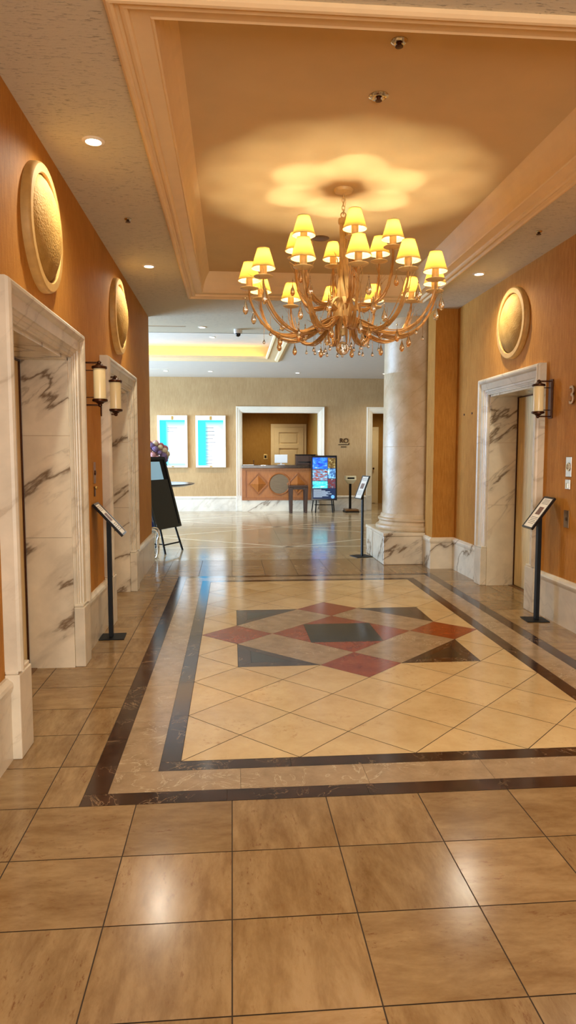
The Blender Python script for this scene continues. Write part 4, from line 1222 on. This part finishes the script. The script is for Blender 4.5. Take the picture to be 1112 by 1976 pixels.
for k in range(12):
    ang = R(-1+30*k); a = protoL[k % 3]
    if k >= 3: a = copy_tree(a, ch)
    place(a, ang)
    s = shL if firstL else copy_tree(shL, ch); firstL = False
    place(s, ang)
    rz = ang-PI/2
    light('candle_light', 'POINT', (.74*math.cos(rz), .74*math.sin(rz), LOWZ+.075+.082), BE, (1.0, .84, .56), ch, shadow_soft_size=.007)
for k in range(6):
    ang = R(3+60*k); a = protoU[k % 2]
    if k >= 2: a = copy_tree(a, ch)
    place(a, ang)
    s = shU if firstU else copy_tree(shU, ch); firstU = False
    place(s, ang)
    rz = ang-PI/2
    light('candle_light', 'POINT', (.40*math.cos(rz), .40*math.sin(rz), UPZ+.075+.082), BE, (1.0, .84, .56), ch, shadow_soft_size=.007)
# leaves hanging round the hub
lf = MB(); lf.tube(catmull([(.06, 0, cz(2.60)), (.10, 0, cz(2.52)), (.12, 0, cz(2.42)), (.10, 0, cz(2.35))], 5), taper(16, .022, .002), 8, flat=.35)
lf0 = lf.build('leaf', 'chand_leaf', ch)
lg = MB(); lg.tube(catmull([(.03, 0, cz(2.70)), (.08, 0, cz(2.72)), (.14, 0, cz(2.66)), (.17, 0, cz(2.56))], 5), taper(16, .026, .003), 8, flat=.3)
lg0 = lg.build('leaf', 'chand', ch)
for k in range(8):
    o = lf0 if k == 0 else copy_tree(lf0, ch); place(o, R(20+45*k)); o.scale = (1, 1, 1)
    o = lg0 if k == 0 else copy_tree(lg0, ch); place(o, R(42+45*k))
# crystals
td = teardrop(.12, .022).build('crystal_drop', 'glass', ch); td2 = teardrop(.10, .019).build('crystal_drop', 'amber_glass', ch)
for o in (td, td2):
    hk = MB(); hk.tube([(0, 0, .118 if o is td else .098), (0, 0, .145)], .0012, 6); hk.sphere((0, 0, .125), .006, 8, 6); hk.build('hook', 'chrome', o, weld=False)
rod = MB(); rod.tube([(0, 0, .03), (0, 0, .16)], .0028, 6); rod.lathe([(.0001, 0), (.009, .004), (.012, .013), (.008, .025), (.003, .036), (.0001, .04)], 12)
rod0 = rod.build('glass_rod', 'glass', ch, weld=False)
rr_ = random.Random(5)
n1 = n2 = n3 = 0
def put(proto, first, r, ang, z):
    o = proto if first else copy_tree(proto, ch)
    rz = ang-PI/2; o.location = (r*math.cos(rz), r*math.sin(rz), z); return o
for k in range(12):
    a = R(-1+30*k)
    put(td, n1 == 0, .775, a+R(5), cz(2.575)); n1 += 1          # below each lower pan
    put(td2, n2 == 0, .52, a+R(13), cz(2.33)); n2 += 1          # below the sag of the arm
    put(rod0, n3 == 0, .63, a+R(-8), cz(2.37)+rr_.uniform(-.02, .02)); n3 += 1
    if k % 2 == 0: put(td, False, .30, a+R(18), cz(2.40))
for k in range(6):
    a = R(3+60*k); put(td2, False, .43, a, cz(2.78)); put(td, False, .34, a+R(30), cz(2.55))
for k in range(18):
    a = R(20*k+7); r = .15 if k % 2 else .24; put(rod0, False, r, a, cz(2.30)+rr_.uniform(-.03, .05))
m = MB(); m.sphere((0, 0, cz(2.335)), .054, 24, 16); m.build('glass_ball', 'glass', ch)
m = MB()
for k in range(6): m.sphere((0, 0, cz(2.40)+k*.012), .006, 8, 6)
m.build('bead_string', 'glass', ch, weld=False)

# ------------------------------------------------------------------ office light and camera fill
downlight(.9, 19.3, 2.95, 'downlight in the office behind the counter', e=90, spot=150)
downlight(4.3, 19.3, 2.95, 'downlight in the passage behind the far opening', e=60, spot=150)

# ------------------------------------------------------------------ world, camera, view
w = bpy.data.worlds.new('world'); sc.world = w; w.use_nodes = True
w.node_tree.nodes['Background'].inputs[0].default_value = (0.55, 0.72, 1.0, 1); w.node_tree.nodes['Background'].inputs[1].default_value = 0.8
cam = bpy.data.cameras.new('camera'); co = bpy.data.objects.new('camera', cam); COL.objects.link(co); sc.camera = co
FPX = 1320.0
cam.sensor_fit = 'VERTICAL'; cam.sensor_height = 36.0; cam.lens = 36.0*FPX/1976.0
cam.clip_start = .05; cam.clip_end = 100
th = math.atan(113/FPX); ps = math.atan(108*math.cos(th)/FPX)
co.location = (0, 0, 1.5); co.rotation_euler = (PI/2-th, 0, -ps)
sc.view_settings.view_transform = 'Standard'; sc.view_settings.look = 'None'; sc.view_settings.gamma = 1.0; sc.view_settings.exposure = 0.5
sc.view_settings.use_curve_mapping = False
cy = sc.cycles
cy.use_denoising = True
try: cy.denoiser = 'OPENIMAGEDENOISE'
except Exception: pass
cy.use_adaptive_sampling = True; cy.adaptive_threshold = 0.02; cy.max_bounces = 8; cy.diffuse_bounces = 4; cy.glossy_bounces = 3; cy.transmission_bounces = 6; cy.transparent_max_bounces = 8
cy.sample_clamp_indirect = 6.0; cy.caustics_reflective = False; cy.caustics_refractive = False; cy.blur_glossy = 0.5
